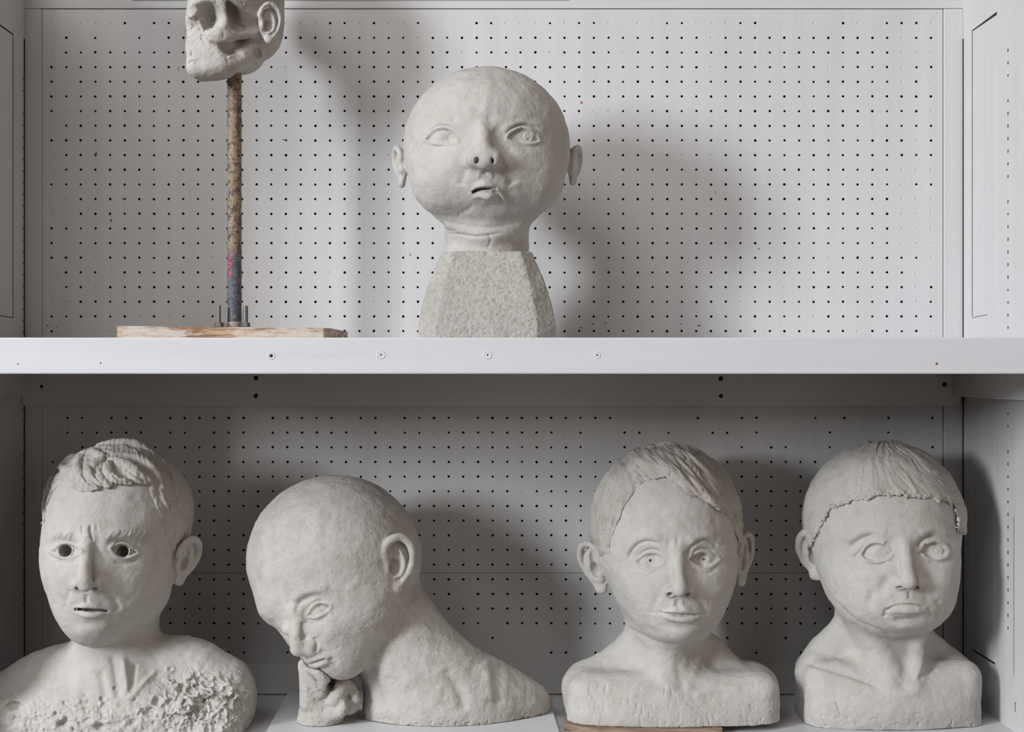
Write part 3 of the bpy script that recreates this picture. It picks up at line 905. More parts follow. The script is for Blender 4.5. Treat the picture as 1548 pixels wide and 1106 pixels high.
# ------------------------------------------------------------------ bust with curls and a rough, encrusted chest
def bust_curly():
    S_ = Sculpt(2.36, ((-34, 425), (-170, 150), (-1102, -645)), 1.35)
    P = S_.P; h = S_.hit
    S_.ell(P(183, 776, -14), (107, 120, 106), 24)
    S_.ell(P(152, 842, 32), (87, 92, 112), 26)
    S_.ell(P(143, 922, 60), (50, 50, 54), 26)
    S_.ell(P(200, 878, 20), (58, 76, 68), 22)
    H0 = S_.D.copy()
    S_.chain([P(182, 890, -10), P(176, 960, -8), P(176, 1020, -4)], [62, 63, 72], 14)
    S_.chain([P(16, 1060, -16), P(90, 1031, -14), P(178, 1028, -10), P(272, 1014, -16), P(326, 1048, -18)], [47, 57, 60, 54, 62], 18)
    S_.box(P(176, 1085, 0), (198, 78, 42), 30, 20)
    S_.ell(P(165, 1078, 40), (150, 40, 50), 26)
    ear(S_, P(277, 848, 4), (.5, .87, 0), (.30, 0, 1), (.8, -.55, 0), 76, 1.1, thick=1.3, fill=.07)
    for (x, y) in ((101, 831), (188, 832)): S_.gauss(h(x, y), (26, 26, 17), -9)
    S_.gauss(h(140, 835), (14, 24, 22), -4)
    S_.ell(h(101, 832, -13), 18, 5); S_.ell(h(188, 833, -13), 18, 5)
    S_.gauss(h(100, 880), (26, 30, 26), 2.5); S_.gauss(h(200, 880), (34, 30, 30), 2)
    S_.gauss(h(137, 915), (34, 30, 32), 5)
    S_.chain([h(133, 808, -7), h(130, 827, 3), h(128, 852, 11), h(127, 874, 15), P(129, 882, -h(130, 882)[1]+15)], [9, 8.5, 9, 11, 11], 10)
    t1, t2 = -h(116, 884)[1], -h(150, 884)[1]
    S_.ell(P(117, 883, t1-2), (7, 10, 7), 6); S_.ell(P(147, 883, t2+1), (8, 11, 7.5), 6)
    t = -h(130, 884)[1]
    S_.hole(118, 888.5, (4.4, 8, 2.6)); S_.hole(141, 889.5, (6.0, 8, 2.8), rot=(0, -8, 0))
    def lip(pts, rad, k=4): S_.chain([P(x, y, -h(x, y)[1]+o) for x, y, o in pts], rad, k)
    lip([(108, 921, -2), (122, 917, 0), (134, 915, 0), (148, 917, 0), (166, 923, -3)], [1.0, 2.8, 3.6, 3, 1.0])
    lip([(114, 925, -2), (126, 929, 0), (138, 930, 0), (150, 929, -1), (162, 925, -3)], [1.0, 3.4, 4.6, 3.4, 1.0])
    S_.gauss(h(137, 941), (22, 14, 6), -2.5); S_.gauss(h(137, 956), (22, 20, 12), 4)
    # encrusted chest: cups and crumbs pressed on
    rnd = random.Random(12)
    for k in range(26):
        a = rnd.random()
        x = rnd.gauss(305, 38); y = rnd.gauss(1058, 24)
        if not (228 < x < 378) or y < 1000+abs(x-300)*.25 or y > 1100: continue
        r = rnd.uniform(6, 13)
        q = h(x, y, -r*.25); S_.ell(q, (r, r*.8, r*rnd.uniform(.7, 1.1)), 2.5)
        c = h(x+rnd.uniform(-3, 3), y+rnd.uniform(-3, 3), 2)
        if rnd.random() < .62: S_.ell(c, (r*.62, r*.8, r*.62), 1.2, mode='s')
    for k in range(90):
        x, y = rnd.uniform(20, 370), rnd.gauss(1085, 16)
        if y > 1104 or y < 1040: continue
        r = rnd.uniform(1.5, 3.5); S_.ell(h(x, y), (r, r, r), 2, mode='u' if rnd.random() < .5 else 's')
    for (x, y, r) in ((8, 1052, 9), (200, 1092, 7), (228, 1076, 8), (262, 1088, 8), (150, 1098, 7), (94, 1094, 8), (20, 1065, 10), (238, 1060, 7)):
        S_.ell(h(x, y), (r, r, r*.8), 3, mode='s')
    for (x, y) in ((101, 831.5), (187, 832)): S_.ell(h(x, y, -8), (9.0, 22, 8.4), .8, mode='s')
    S_.slot([(113, 921.5), (122, 921), (137, 922.5), (152, 922.5), (162, 924)], [1.4, 2.1, 2.5, 2.0, 1.4], 16)
    S_.cut_below(floor_w(2.36, .0004))
    S_.mesh(); S_.lumps(1.0, 34, 63); S_.lumps(.4, 11, 69)
    S_.eye((80, 834), [(88, 826), (101, 822.5), (113, 826)], (122, 833), [(113, 839), (101, 841.5), (89, 839)], 2.3, 2.0, None, crease=5)
    S_.eye((168, 828), [(176, 823.5), (188, 823), (199, 828)], (207, 835), [(198, 839.5), (187, 842), (175, 838)], 2.3, 2.0, None, crease=5)
    for k in range(46):        # short eyebrow marks
        sd = k % 2; u = rnd.random()
        if sd: x, y = 152+u*72, 812-9*math.sin(u*2.3)+3*u
        else: x, y = 70+u*44, 814-6*math.sin(u*2.6)
        S_.stroke([(x-2, y+rnd.uniform(1, 4)), (x+rnd.uniform(1, 5), y-rnd.uniform(2, 5))], 1.0, rnd.choice([-.7, .55]), None, 3)
    S_.stroke([(150, 816), (172, 806), (195, 805), (222, 816)], 7, 2.4); S_.stroke([(68, 816), (90, 808), (112, 812)], 7, 2.2)
    S_.stroke([(136, 792), (137, 806), (141, 818)], 1.8, -2.6); S_.stroke([(124, 794), (124, 808)], 1.5, -2.0); S_.stroke([(130, 796), (131, 815)], 4, .8); S_.stroke([(146, 790), (147, 802)], 1.4, -1.2)
    S_.stroke([(85, 848), (100, 852), (118, 846)], 2.4, -1.1); S_.stroke([(170, 848), (188, 852), (210, 846)], 2.6, -1.3)
    S_.stroke([(106, 921.5), (120, 920.5), (136, 922.5), (152, 921.5), (171, 924.5)], 1.6, -1.2, (.2, .25))
    S_.stroke([(131, 898), (131, 912)], 3.2, -2.2); S_.stroke([(158, 888), (172, 905), (180, 925)], 5, -1.8); S_.stroke([(108, 890), (100, 905), (97, 922)], 4, -1.2)
    S_.stroke([(120, 974), (145, 979), (172, 972)], 3, -1.5)
    for (a, b, c, w, m) in (((185, 990), (190, 1025), (196, 1062), 5, 3.0), ((205, 1000), (200, 1030), (190, 1058), 4, -2.4), ((168, 985), (176, 1030), (180, 1060), 6, -2.6), ((240, 1010), (215, 1035), (196, 1060), 4, 2.4), ((120, 1000), (118, 1040), (110, 1070), 8, 2), ((150, 1010), (158, 1050), (150, 1085), 6, -2.2)):
        S_.stroke([a, b, c], w, m)
    lowz = smooth(-S_.V[:, 2], 1020, 1062)*smooth(S_.face, -.1, .2)
    S_.V += S_.N*(lowz*1.6*fbm(S_.V, 12, 3, 31))[:, None]
    crust = np.exp(-((S_.px-308)/66)**4-((S_.py-1062)/46)**4)*smooth(S_.face, -.1, .2)
    S_.flakes(4.6, 23, 3, crust, .11); S_.normals(); S_.flakes(1.3, 8, 5, crust+.3*lowz, .2)
    S_.normals(); S_.chips(1.8, 6, .45, 22, np.maximum(.45*lowz, crust)); S_.chips(1.2, 3.2, .45, 24, lowz)
    root = empty('portrait_bust', S_.wpt((S_.P(170, 1090)[0], 10, floor_w(2.36))))
    tag(root, 'clay bust with tousled curls, pierced pupils and a crusty chest, nearest the left wall', 'bust')
    S_.build('head_and_shoulders', M_clay, root)
    # hair
    S_.D = H0
    line = [(50, 800), (66, 790), (70, 765), (78, 745), (88, 734), (106, 738), (122, 742), (140, 743), (158, 738), (172, 734), (200, 729), (222, 731), (231, 750), (238, 772), (246, 795), (258, 826), (270, 845), (330, 845), (340, 630), (40, 630)]
    edge = line[1:17]
    def sg(px, py, p):
        d = pdist(line, px, py)
        d = np.where(p[:, 1] > 0, np.minimum(d, np.maximum((py-860), -20)), d)
        return d*.85+1.5*vnoise(p, 8, 3)
    def th(px, py, p):
        de = pdist(edge, px, py, False)
        return 1.0+3*smooth(de, 0, 16)*smooth(px, 260, 215)+1.2*fbm(p, 14, 2, 5)
    Hh = shell(S_, sg, th, inner=7)
    def lock(pts, r, k=2.5, up=2):
        q = []
        for x, y in pts:
            try:
                p = S_.hit(x, y, up)
                if p[1] > -2: p = S_.P(x, y, 6)
            except Exception: p = S_.P(x, y, 6)
            q.append(p)
        Hh.chain(q, r, k, n=6)
    lock([(84, 713), (92, 706), (102, 713), (112, 728), (124, 739)], [5, 6.5, 7, 6.5, 3])
    lock([(97, 709), (110, 712), (122, 727), (138, 740)], [4, 6.5, 7, 3], up=5)
    lock([(152, 688), (138, 684), (123, 692), (118, 709), (126, 726), (146, 738)], [6, 7, 8, 8, 7.5, 3], up=8)
    lock([(153, 694), (144, 702), (134, 706), (140, 722), (164, 735)], [5, 6.5, 7, 7.5, 3], up=7)
    lock([(164, 700), (163, 713), (175, 724), (198, 730)], [5, 7, 6.5, 3], up=6)
    lock([(168, 694), (188, 700), (206, 714), (228, 726)], [5, 7.5, 8, 3], up=6)
    lock([(192, 688), (216, 696), (236, 716), (246, 738)], [5, 7, 7, 3], up=4)
    lock([(148, 674), (165, 671), (185, 669), (208, 672), (228, 682)], [4, 6.5, 7, 6.5, 3], up=0)
    lock([(120, 690), (108, 692), (98, 700), (92, 712)], [4, 6, 6, 3], up=2)
    lock([(80, 722), (73, 742), (68, 764), (67, 784)], [6, 7, 6, 3], up=1)
    lock([(150, 712), (152, 724), (168, 733)], [4, 6, 3], up=5)
    lock([(190, 710), (205, 724), (222, 730)], [4, 6, 3], up=4)
    lock([(250, 700), (262, 725), (270, 755)], [4, 6, 3], up=1); lock([(236, 690), (256, 712), (264, 740)], [4, 6, 3], up=1)
    lock([(240, 742), (250, 764), (258, 786)], [3, 4.5, 2], up=1); lock([(262, 760), (268, 782), (272, 806)], [3, 4.5, 2], up=0)
    Hh.mesh(); Hh.relax(1, .4); Hh.normals(); Hh.project(); V = Hh.V
    an = np.arctan2(Hh.px-175, Hh.py-560)
    n = fbm(np.stack([an*46, Hh.py/16, V[:, 1]/30], 1), 1, 3, 7, .6)
    Hh.V += Hh.N*(.8*n+.6*fbm(V, 6, 2, 12))[:, None]
    # fine incised strands along the locks and stubble at the side
    for k in range(60):
        x, y = rnd.uniform(228, 285), rnd.uniform(740, 835)
        if x < 222+(y-740)*.42+6: continue
        Hh.stroke([(x, y), (x+rnd.uniform(-3, 1), y+rnd.uniform(6, 14))], 1.0, rnd.choice([-1.1, .8]), None, 3)
    for (a, b, c) in (((96, 712), (108, 727), (120, 739)), ((108, 716), (120, 731), (134, 741)), ((122, 712), (132, 728), (150, 739)), ((140, 712), (150, 727), (166, 736)), ((168, 716), (182, 727), (200, 731)), ((182, 704), (200, 716), (222, 728)), ((104, 742), (125, 746), (160, 740))):
        Hh.stroke([a, b, c], 1.1, -2.2)
    Hh.build('hair', M_hair, root)
    return root
# ------------------------------------------------------------------ bust with the cropped fringe
def bust_fringe():
    S_ = Sculpt(2.42, ((1150, 1480), (-185, 155), (-1112, -640)))
    P = S_.P; h = S_.hit
    S_.ell(P(1335, 786, -8), (116, 126, 117), 26)
    S_.ell(P(1340, 858, 26), (98, 98, 95), 30)
    S_.ell(P(1357, 905, 52), (80, 66, 52), 26)
    S_.ell(P(1404, 856, 66), (40, 42, 60), 24)
    H0 = S_.D.copy()
    S_.chain([P(1330, 880, -14), P(1331, 965, -12), P(1334, 1040, -8)], [72, 64, 74], 16)
    S_.box(P(1340, 1052, -8), (132, 64, 62), 28, 18)
    S_.chain([P(1275, 958, -10), P(1246, 988, -12), P(1236, 1020, -8)], [25, 27, 30], 18)
    S_.chain([P(1385, 965, -14), P(1425, 995, -16), P(1444, 1030, -8)], [26, 22, 26], 18)
    S_.ell(P(1345, 1070, 52), (112, 30, 46), 26)
    S_.cone(P(1300, 940, 34), P(1358, 1040, 62), 14, 12, 22)
    S_.cone(P(1392, 945, 40), P(1380, 1035, 62), 9, 9, 16)
    ear(S_, P(1231, 838, -8), (-.7, .7, .0), (-.14, 0, 1), (-.7, -.7, 0), 76, 1.25, thick=1.5, fill=.08)
    # face turned a little to the right
    for (x, y) in ((1327, 836), (1415, 834)): S_.gauss(h(x, y), (28, 26, 19), -8)
    S_.gauss(h(1369, 832), (13, 20, 16), -1.5)
    S_.ell(h(1325, 836, -13), 19.5, 5); S_.ell(h(1414, 834, -12), 19, 5)
    S_.gauss(h(1300, 885), (34, 30, 30), 3); S_.gauss(h(1432, 880), (22, 30, 30), 3)
    S_.gauss(h(1372, 915), (44, 34, 30), 7)
    S_.chain([h(1366, 822, -2), h(1370, 842, 5), h(1372, 862, 12), h(1374, 879, 17)], [9, 8.5, 9.5, 11], 10)
    t1, t2 = -h(1358, 883)[1], -h(1389, 882)[1]
    S_.ell(P(1359.5, 881, t1+1), (8.5, 11, 8), 6); S_.ell(P(1388, 881, t2+1), (7.5, 11, 8), 6)
    t = -h(1373, 884)[1]
    S_.hole(1361.5, 887.5, (5.6, 8, 2.6), rot=(0, -8, 0)); S_.hole(1385.5, 887.5, (5.2, 8, 2.6), rot=(0, 8, 0))
    def lip(pts, rad, k=4):
        S_.chain([P(x, y, -h(x, y)[1]+o) for x, y, o in pts], rad, k)
    lip([(1337, 923, -3), (1352, 915, -2), (1372, 912, -3), (1390, 914, -3), (1405, 921, -3)], [1.5, 3.5, 4.5, 3.5, 1.5])
    lip([(1346, 924, -2), (1358, 921.5, -1), (1374, 921.5, -1.5), (1389, 922, -1.5), (1400, 924, -2)], [2, 5.5, 6.5, 5.5, 2])
    S_.gauss(h(1372, 937), (24, 14, 6), -3)
    S_.gauss(h(1368, 948), (26, 20, 10), 4)
    S_.cut_below(floor_w(2.42, .0004))
    S_.mesh(); S_.lumps(1.0, 34, 13); S_.lumps(.4, 11, 19)
    S_.eye((1303, 838), [(1310, 827), (1323, 821), (1338, 825)], (1347, 837), [(1339, 845), (1324, 847.5), (1310, 845)], 3.4, 1.9, None, crease=0)
    S_.eye((1394, 834), [(1400, 824), (1413, 819.5), (1427, 823)], (1434, 832), [(1428, 840), (1414, 843), (1401, 841)], 3.2, 1.9, (1418, 831), 6, None, crease=0, iris_deep=.2)
    S_.stroke([(1289, 843), (1300, 833), (1308, 823)], 1.6, -2.2); S_.stroke([(1337, 819), (1345, 826), (1350, 838)], 3.2, -2.6)
    S_.stroke([(1391, 838), (1395, 828), (1402, 820)], 2.2, -2.4); S_.stroke([(1428, 819), (1438, 827), (1441, 838)], 1.8, -1.2)
    S_.stroke([(1281, 832), (1293, 820), (1308, 812), (1326, 808)], 4, -3.4, (.3, .3)); S_.stroke([(1387, 832), (1392, 820), (1403, 811), (1420, 810)], 4, -4.0, (.2, .4))
    S_.stroke([(1276, 822), (1294, 808), (1318, 800), (1345, 806)], 7, 1.8); S_.stroke([(1388, 806), (1410, 800), (1436, 808)], 7, 2.0)
    S_.stroke([(1312, 851), (1327, 854), (1342, 849)], 2.0, -1.8); S_.stroke([(1402, 848), (1415, 852), (1432, 851)], 1.6, -.9)
    S_.push(1345, 838, 3.5, 3.5, -2.2); S_.push(1392, 837, 3, 3, -2.2)
    S_.stroke([(1347, 868), (1338, 880), (1328, 900)], 8, -3.0, (.2, .4)); S_.stroke([(1322, 888), (1316, 905), (1315, 925)], 6.5, -2.2, (.3, .4))
    S_.stroke([(1398, 868), (1406, 880), (1412, 900)], 5, -1.6); S_.stroke([(1415, 905), (1420, 920), (1414, 936)], 4, -1.4)
    S_.stroke([(1339, 926), (1345, 919), (1356, 914.5), (1372, 913.8), (1388, 914.5), (1402, 919)], 1.5, -3.2, (.1, .15))
    S_.stroke([(1343, 919), (1338, 925), (1338, 933)], 3, -2.4); S_.stroke([(1402, 918), (1406, 925), (1405, 932)], 3, -1.8)
    S_.stroke([(1350, 934), (1372, 935), (1396, 932)], 3.2, -1.3)
    S_.stroke([(1374, 893), (1375, 905)], 2.6, -2.0)
    S_.stroke([(1263, 905), (1290, 935), (1325, 950), (1345, 958), (1380, 960)], 3, -2.2, (.2, .2))
    S_.stroke([(1210, 998), (1250, 1010), (1300, 1026), (1335, 1040)], 4, -2.4); S_.stroke([(1215, 988), (1255, 1000), (1300, 1014)], 7, 1.6)
    S_.stroke([(1387, 1030), (1410, 1008), (1445, 998)], 5, -1.8)
    S_.push(1366, 1038, 13, 12, -5); S_.push(1371, 1047, 12, 6, 2.5)
    S_.stroke([(1400, 975), (1392, 1005), (1383, 1030)], 4, 1.6); S_.stroke([(1378, 970), (1372, 1000), (1368, 1030)], 9, -2.6)
    S_.stroke([(1263, 1058), (1268, 1072), (1272, 1086)], 1.2, -2)
    S_.chips(1.8, 7, .6, 15, smooth(-S_.V[:, 2], 1040, 1090))
    root = empty('portrait_bust', S_.wpt(P(1340, 1100, 20)))
    tag(root, 'frowning clay bust with a short ragged fringe and blank eyes, nearest the right wall', 'bust')
    S_.build('head_and_shoulders', M_clay, root)
    S_.D = H0
    poly = [(1215, 850), (1221, 832), (1234, 808), (1244, 788), (1252, 774), (1262, 767), (1276, 761), (1293, 756), (1315, 752), (1340, 749), (1362, 748), (1385, 752), (1410, 757), (1432, 759), (1443, 764), (1448, 780), (1449, 800), (1450, 806), (1475, 806), (1480, 640), (1190, 640), (1190, 850)]
    edge = poly[1:18]
    def sg(px, py, p):
        d = pdist(poly, px, py)
        d = np.where(p[:, 1] > 18, np.minimum(d, np.maximum((py-835), -20)), d)
        return d*.85+2.4*vnoise(p, 6.5, 3)+1.2*vnoise(p, 3.5, 4)
    def th(px, py, p):
        de = pdist(edge, px, py, False)
        roll = np.exp(-(de/7)**2)
        side = smooth(px, 1425, 1455)*smooth(py, 735, 770)
        return 1.2+2.8*smooth(de, 0, 12)+roll*(2.6+2.6*vnoise(p, 8, 8))+side*1.5+.7*fbm(p, 18, 2, 5)
    Hh = shell(S_, sg, th); Hh.mesh(); V = Hh.V
    ox, oy = 1330, 640      # strands radiate from the crown
    an = np.arctan2(Hh.px-ox, Hh.py-oy); rd = np.hypot(Hh.px-ox, Hh.py-oy)
    an = an-.0016*(rd-40)*smooth(Hh.px, 1330, 1380)
    an = an+.10*fbm(V, 60, 2, 4)+.03*fbm(V, 20, 2, 6)
    n = fbm(np.stack([an*34, rd/42, V[:, 1]/60], 1), 1.0, 3, 7, .6)
    n2 = fbm(np.stack([an*13, rd/70, V[:, 1]/70], 1), 1.0, 2, 9)
    w = .25+.75*smooth(Hh.px, 1278, 1300)
    low = smooth(Hh.py, 690, 735)
    Hh.V += Hh.N*(w*(.85*n*(1-.3*low)+1.8*n2*(1-.3*low))*(.6+.8*np.abs(fbm(V, 45, 2, 14))))[:, None]
    ed = np.exp(-(pdist(edge, Hh.px, Hh.py, False)/9)**2)
    Hh.V += Hh.N*(ed*2.6*fbm(V, 6, 2, 21))[:, None]
    Hh.chips(2.0, 6, .5, 3, .25+ed)
    Hh.build('hair', M_hair, root)
    return root
# ------------------------------------------------------------------ bald head leaning its mouth on a fist
def bust_resting():
    S_ = Sculpt(2.40, ((355, 855), (-165, 150), (-1092, -700)), 1.35)
    P = S_.P; h = S_.hit
    S_.ell(P(506, 845, -6), (132, 126, 127), 20)
    S_.ell(P(505, 918, 34), (82, 86, 90), 24)
    S_.ell(P(540, 905, 46), (72, 66, 76), 20)
    S_.ell(P(515, 984, 60), (42, 42, 37), 24)
    S_.ell(P(520, 1000, 66), (24, 26, 21), 16)
    S_.ell(P(414, 912, 44), (22, 34, 24), 24)
    HH = S_.D.copy()
    S_.D[:] = 40
    S_.chain([P(566, 905, -8), P(612, 985, -6), P(672, 1040, -4), P(745, 1060, -14), P(798, 1062, -24)], [70, 78, 77, 60, 34], 10)
    S_.ell(P(660, 1072, 8), (112, 62, 60), 22)
    S_.ell(P(620, 1050, 0), (56, 60, 70), 14)
    S_.ell(P(594, 1040, -22), (46, 50, 62), 14)
    body = S_.D
    k = 9.0
    hh = np.maximum(k-np.abs(HH-body), 0)/k
    S_.D = (np.minimum(HH, body)-hh*hh*k*.25).astype(np.float32)
    ear(S_, P(597, 853, 78), (.88, .45, .0), (-.16, 0, 1), (.42, -.9, 0), 84, .95, k=4, thick=1.4)
    # eye hollow, eyes, brow
    S_.gauss(h(476, 925), (24, 30, 20), -8, rot=(0, 15, 0))
    S_.ell(h(483, 923, -11), (17, 17, 15), 4)
    S_.ell(P(435, 950, -h(445, 950)[1]-4), (9, 12, 8.5), 6)
    S_.gauss(h(440, 930), (16, 26, 12), 3)
    ty = lambda x, y: -h(x, y)[1]
    S_.chain([P(449, 926, ty(458, 926)-5), P(451, 940, ty(458, 940)-2), P(449, 962, ty(462, 962)+1), P(452, 978, ty(466, 978)+4)], [11, 9.5, 10.5, 12], 10)
    S_.ell(P(470, 977, ty(473, 977)-3), (10, 12, 11), 9)
    S_.ell(P(463, 991, ty(466, 991)+2), (5, 8, 3), 2, mode='s')
    S_.gauss(h(482, 1000), (28, 26, 20), 4)
    def lip(pts, rad, k=4): S_.chain([P(x, y, ty(x, y)+o) for x, y, o in pts], rad, k)
    lip([(463, 999, -2), (474, 997, 0), (486, 994, 0), (497, 994, -2)], [3.5, 4.5, 4, 1.5])
    lip([(470, 1006, -2), (482, 1004.5, 0), (493, 1001, -1), (501, 999, -3)], [4, 5, 4, 1.5])
    S_.gauss(h(495, 948), (30, 30, 24), 3)
    S_.cut_below(floor_w(2.40, .0102))
    S_.mesh(); S_.lumps(1.0, 36, 43); S_.lumps(.4, 12, 49)
    S_.eye((466, 930), [(471, 921), (481, 913.5), (490, 912.5)], (499, 915), [(493, 923), (484, 928.5), (475, 931)], 2.6, 1.6, None, crease=0)
    S_.stroke([(466, 930), (467, 918), (478, 909), (492, 909)], 1.6, -1.2)
    S_.push(495, 918, 3, 3.5, -2.2, -30)
    S_.stroke([(447, 930), (451, 914), (463, 904), (480, 899), (497, 899)], 4.5, -2.8, (.15, .5)); S_.stroke([(440, 912), (455, 896), (478, 890), (500, 889)], 8, 2.2)
    S_.stroke([(459, 938), (458, 955), (462, 968)], 5, -2.4); S_.stroke([(475, 962), (479, 974), (476, 986)], 2.8, -2.0)
    S_.stroke([(469, 1003.5), (478, 1001), (487, 998), (493, 996)], 1.3, -3.0, (.1, .12))
    S_.push(501, 998, 4, 3.5, -2.2); S_.stroke([(482, 983), (497, 988), (507, 998), (508, 1008)], 4, -1.5); S_.stroke([(478, 1012), (488, 1012), (500, 1007)], 3.5, -1.5)
    S_.stroke([(562, 1000), (566, 1030), (574, 1076)], 8, -3)
    S_.stroke([(640, 870), (655, 920), (700, 962), (760, 1000)], 6, 1.0)
    S_.stroke([(690, 955), (715, 972), (742, 992)], 3.5, -2.2); S_.stroke([(672, 1008), (692, 1040), (706, 1078)], 9, -3.2); S_.stroke([(725, 1000), (738, 1020), (742, 1062)], 10, 3.2)
    S_.stroke([(752, 1000), (748, 1030), (755, 1070)], 8, -2.0); S_.push(625, 1015, 26, 30, 2.2)
    bot = smooth(-S_.V[:, 2], 1062, 1080)
    S_.chips(1.5, 5, .3, 12, bot); S_.chips(.5, 4, .66, 14); S_.lumps(.13, 5, 77, 2)
    root = empty('leaning_bust', S_.wpt((S_.P(610, 1090)[0], 0, floor_w(2.40, .0100))))
    tag(root, 'bald clay bust leaning down on its fist, eyes lowered, on a white board', 'bust')
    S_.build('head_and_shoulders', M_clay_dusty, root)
    # the fist
    T = Sculpt(2.40, ((430, 570), (-130, 40), (-1088, -975)), 1.0)
    P = T.P; h = T.hit
    T.chain([P(483, 1106, 38), P(486, 1076, 40), P(494, 1052, 42)], [36, 33, 27], 8)
    T.ell(P(512, 1052, 44), (22, 24, 24), 10)
    T.chain([P(472, 1058, 56), P(468, 1036, 64), P(464, 1018, 68), P(461, 1005, 70)], [19, 15, 12, 10.5], 6)      # index, straight up to the lips
    T.chain([P(484, 1046, 70), P(470, 1014, 78), P(480, 1014, 86), P(489, 1024, 84), P(490, 1034, 76)], [9, 8, 9, 9.5, 9], 4)   # middle finger bent over
    T.chain([P(506, 1056, 62), P(516, 1036, 60), P(523, 1034, 50), P(532, 1044, 46), P(536, 1056, 50)], [14, 10, 9, 9, 8.5], 4)  # ring finger knuckle
    T.chain([P(520, 1070, 40), P(535, 1052, 28), P(538, 1062, 36), P(533, 1070, 46), P(525, 1073, 52)], [10, 8, 8, 7.5, 7], 4)  # little finger
    T.chain([P(500, 1078, 62), P(514, 1076, 68), P(520, 1064, 66)], [12, 9, 8], 5)                                          # thumb across the palm
    T.ell(P(500, 1034, 66), (5.5, 26, 8), 3, mode='s')
    T.ell(P(525.5, 1058, 74), (4, 22, 9), 3, rot=(0, -10, 0), mode='s')
    T.cut_below(floor_w(2.40, .0102))
    # keep it clear of the face
    x, y, z = T.ax[0][:, None, None], T.ax[1][None, :, None], T.ax[2][None, None, :]
    g = np.stack(np.broadcast_arrays(x, y, z), -1)
    q = (g-S_.lo)/S_.h; i0 = np.clip(np.round(q).astype(int), 0, np.array(S_.D.shape)-1)
    fd = S_.D[i0[..., 0], i0[..., 1], i0[..., 2]]
    T.D = np.maximum(T.D, -(fd-.8)).astype(np.float32)
    T.mesh(); T.lumps(.6, 16, 53); T.lumps(.3, 5, 57); T.chips(.6, 4, .5, 5)
    T.stroke([(484, 1022), (491, 1021), (495, 1027)], 1.2, -.9)
    T.build('fist', M_clay_rough2, root)
    return root
M_clay_rough2 = clay('coarse_clay', (.52, .495, .46), (.33, .29, .25), .5, 1.5, .8)
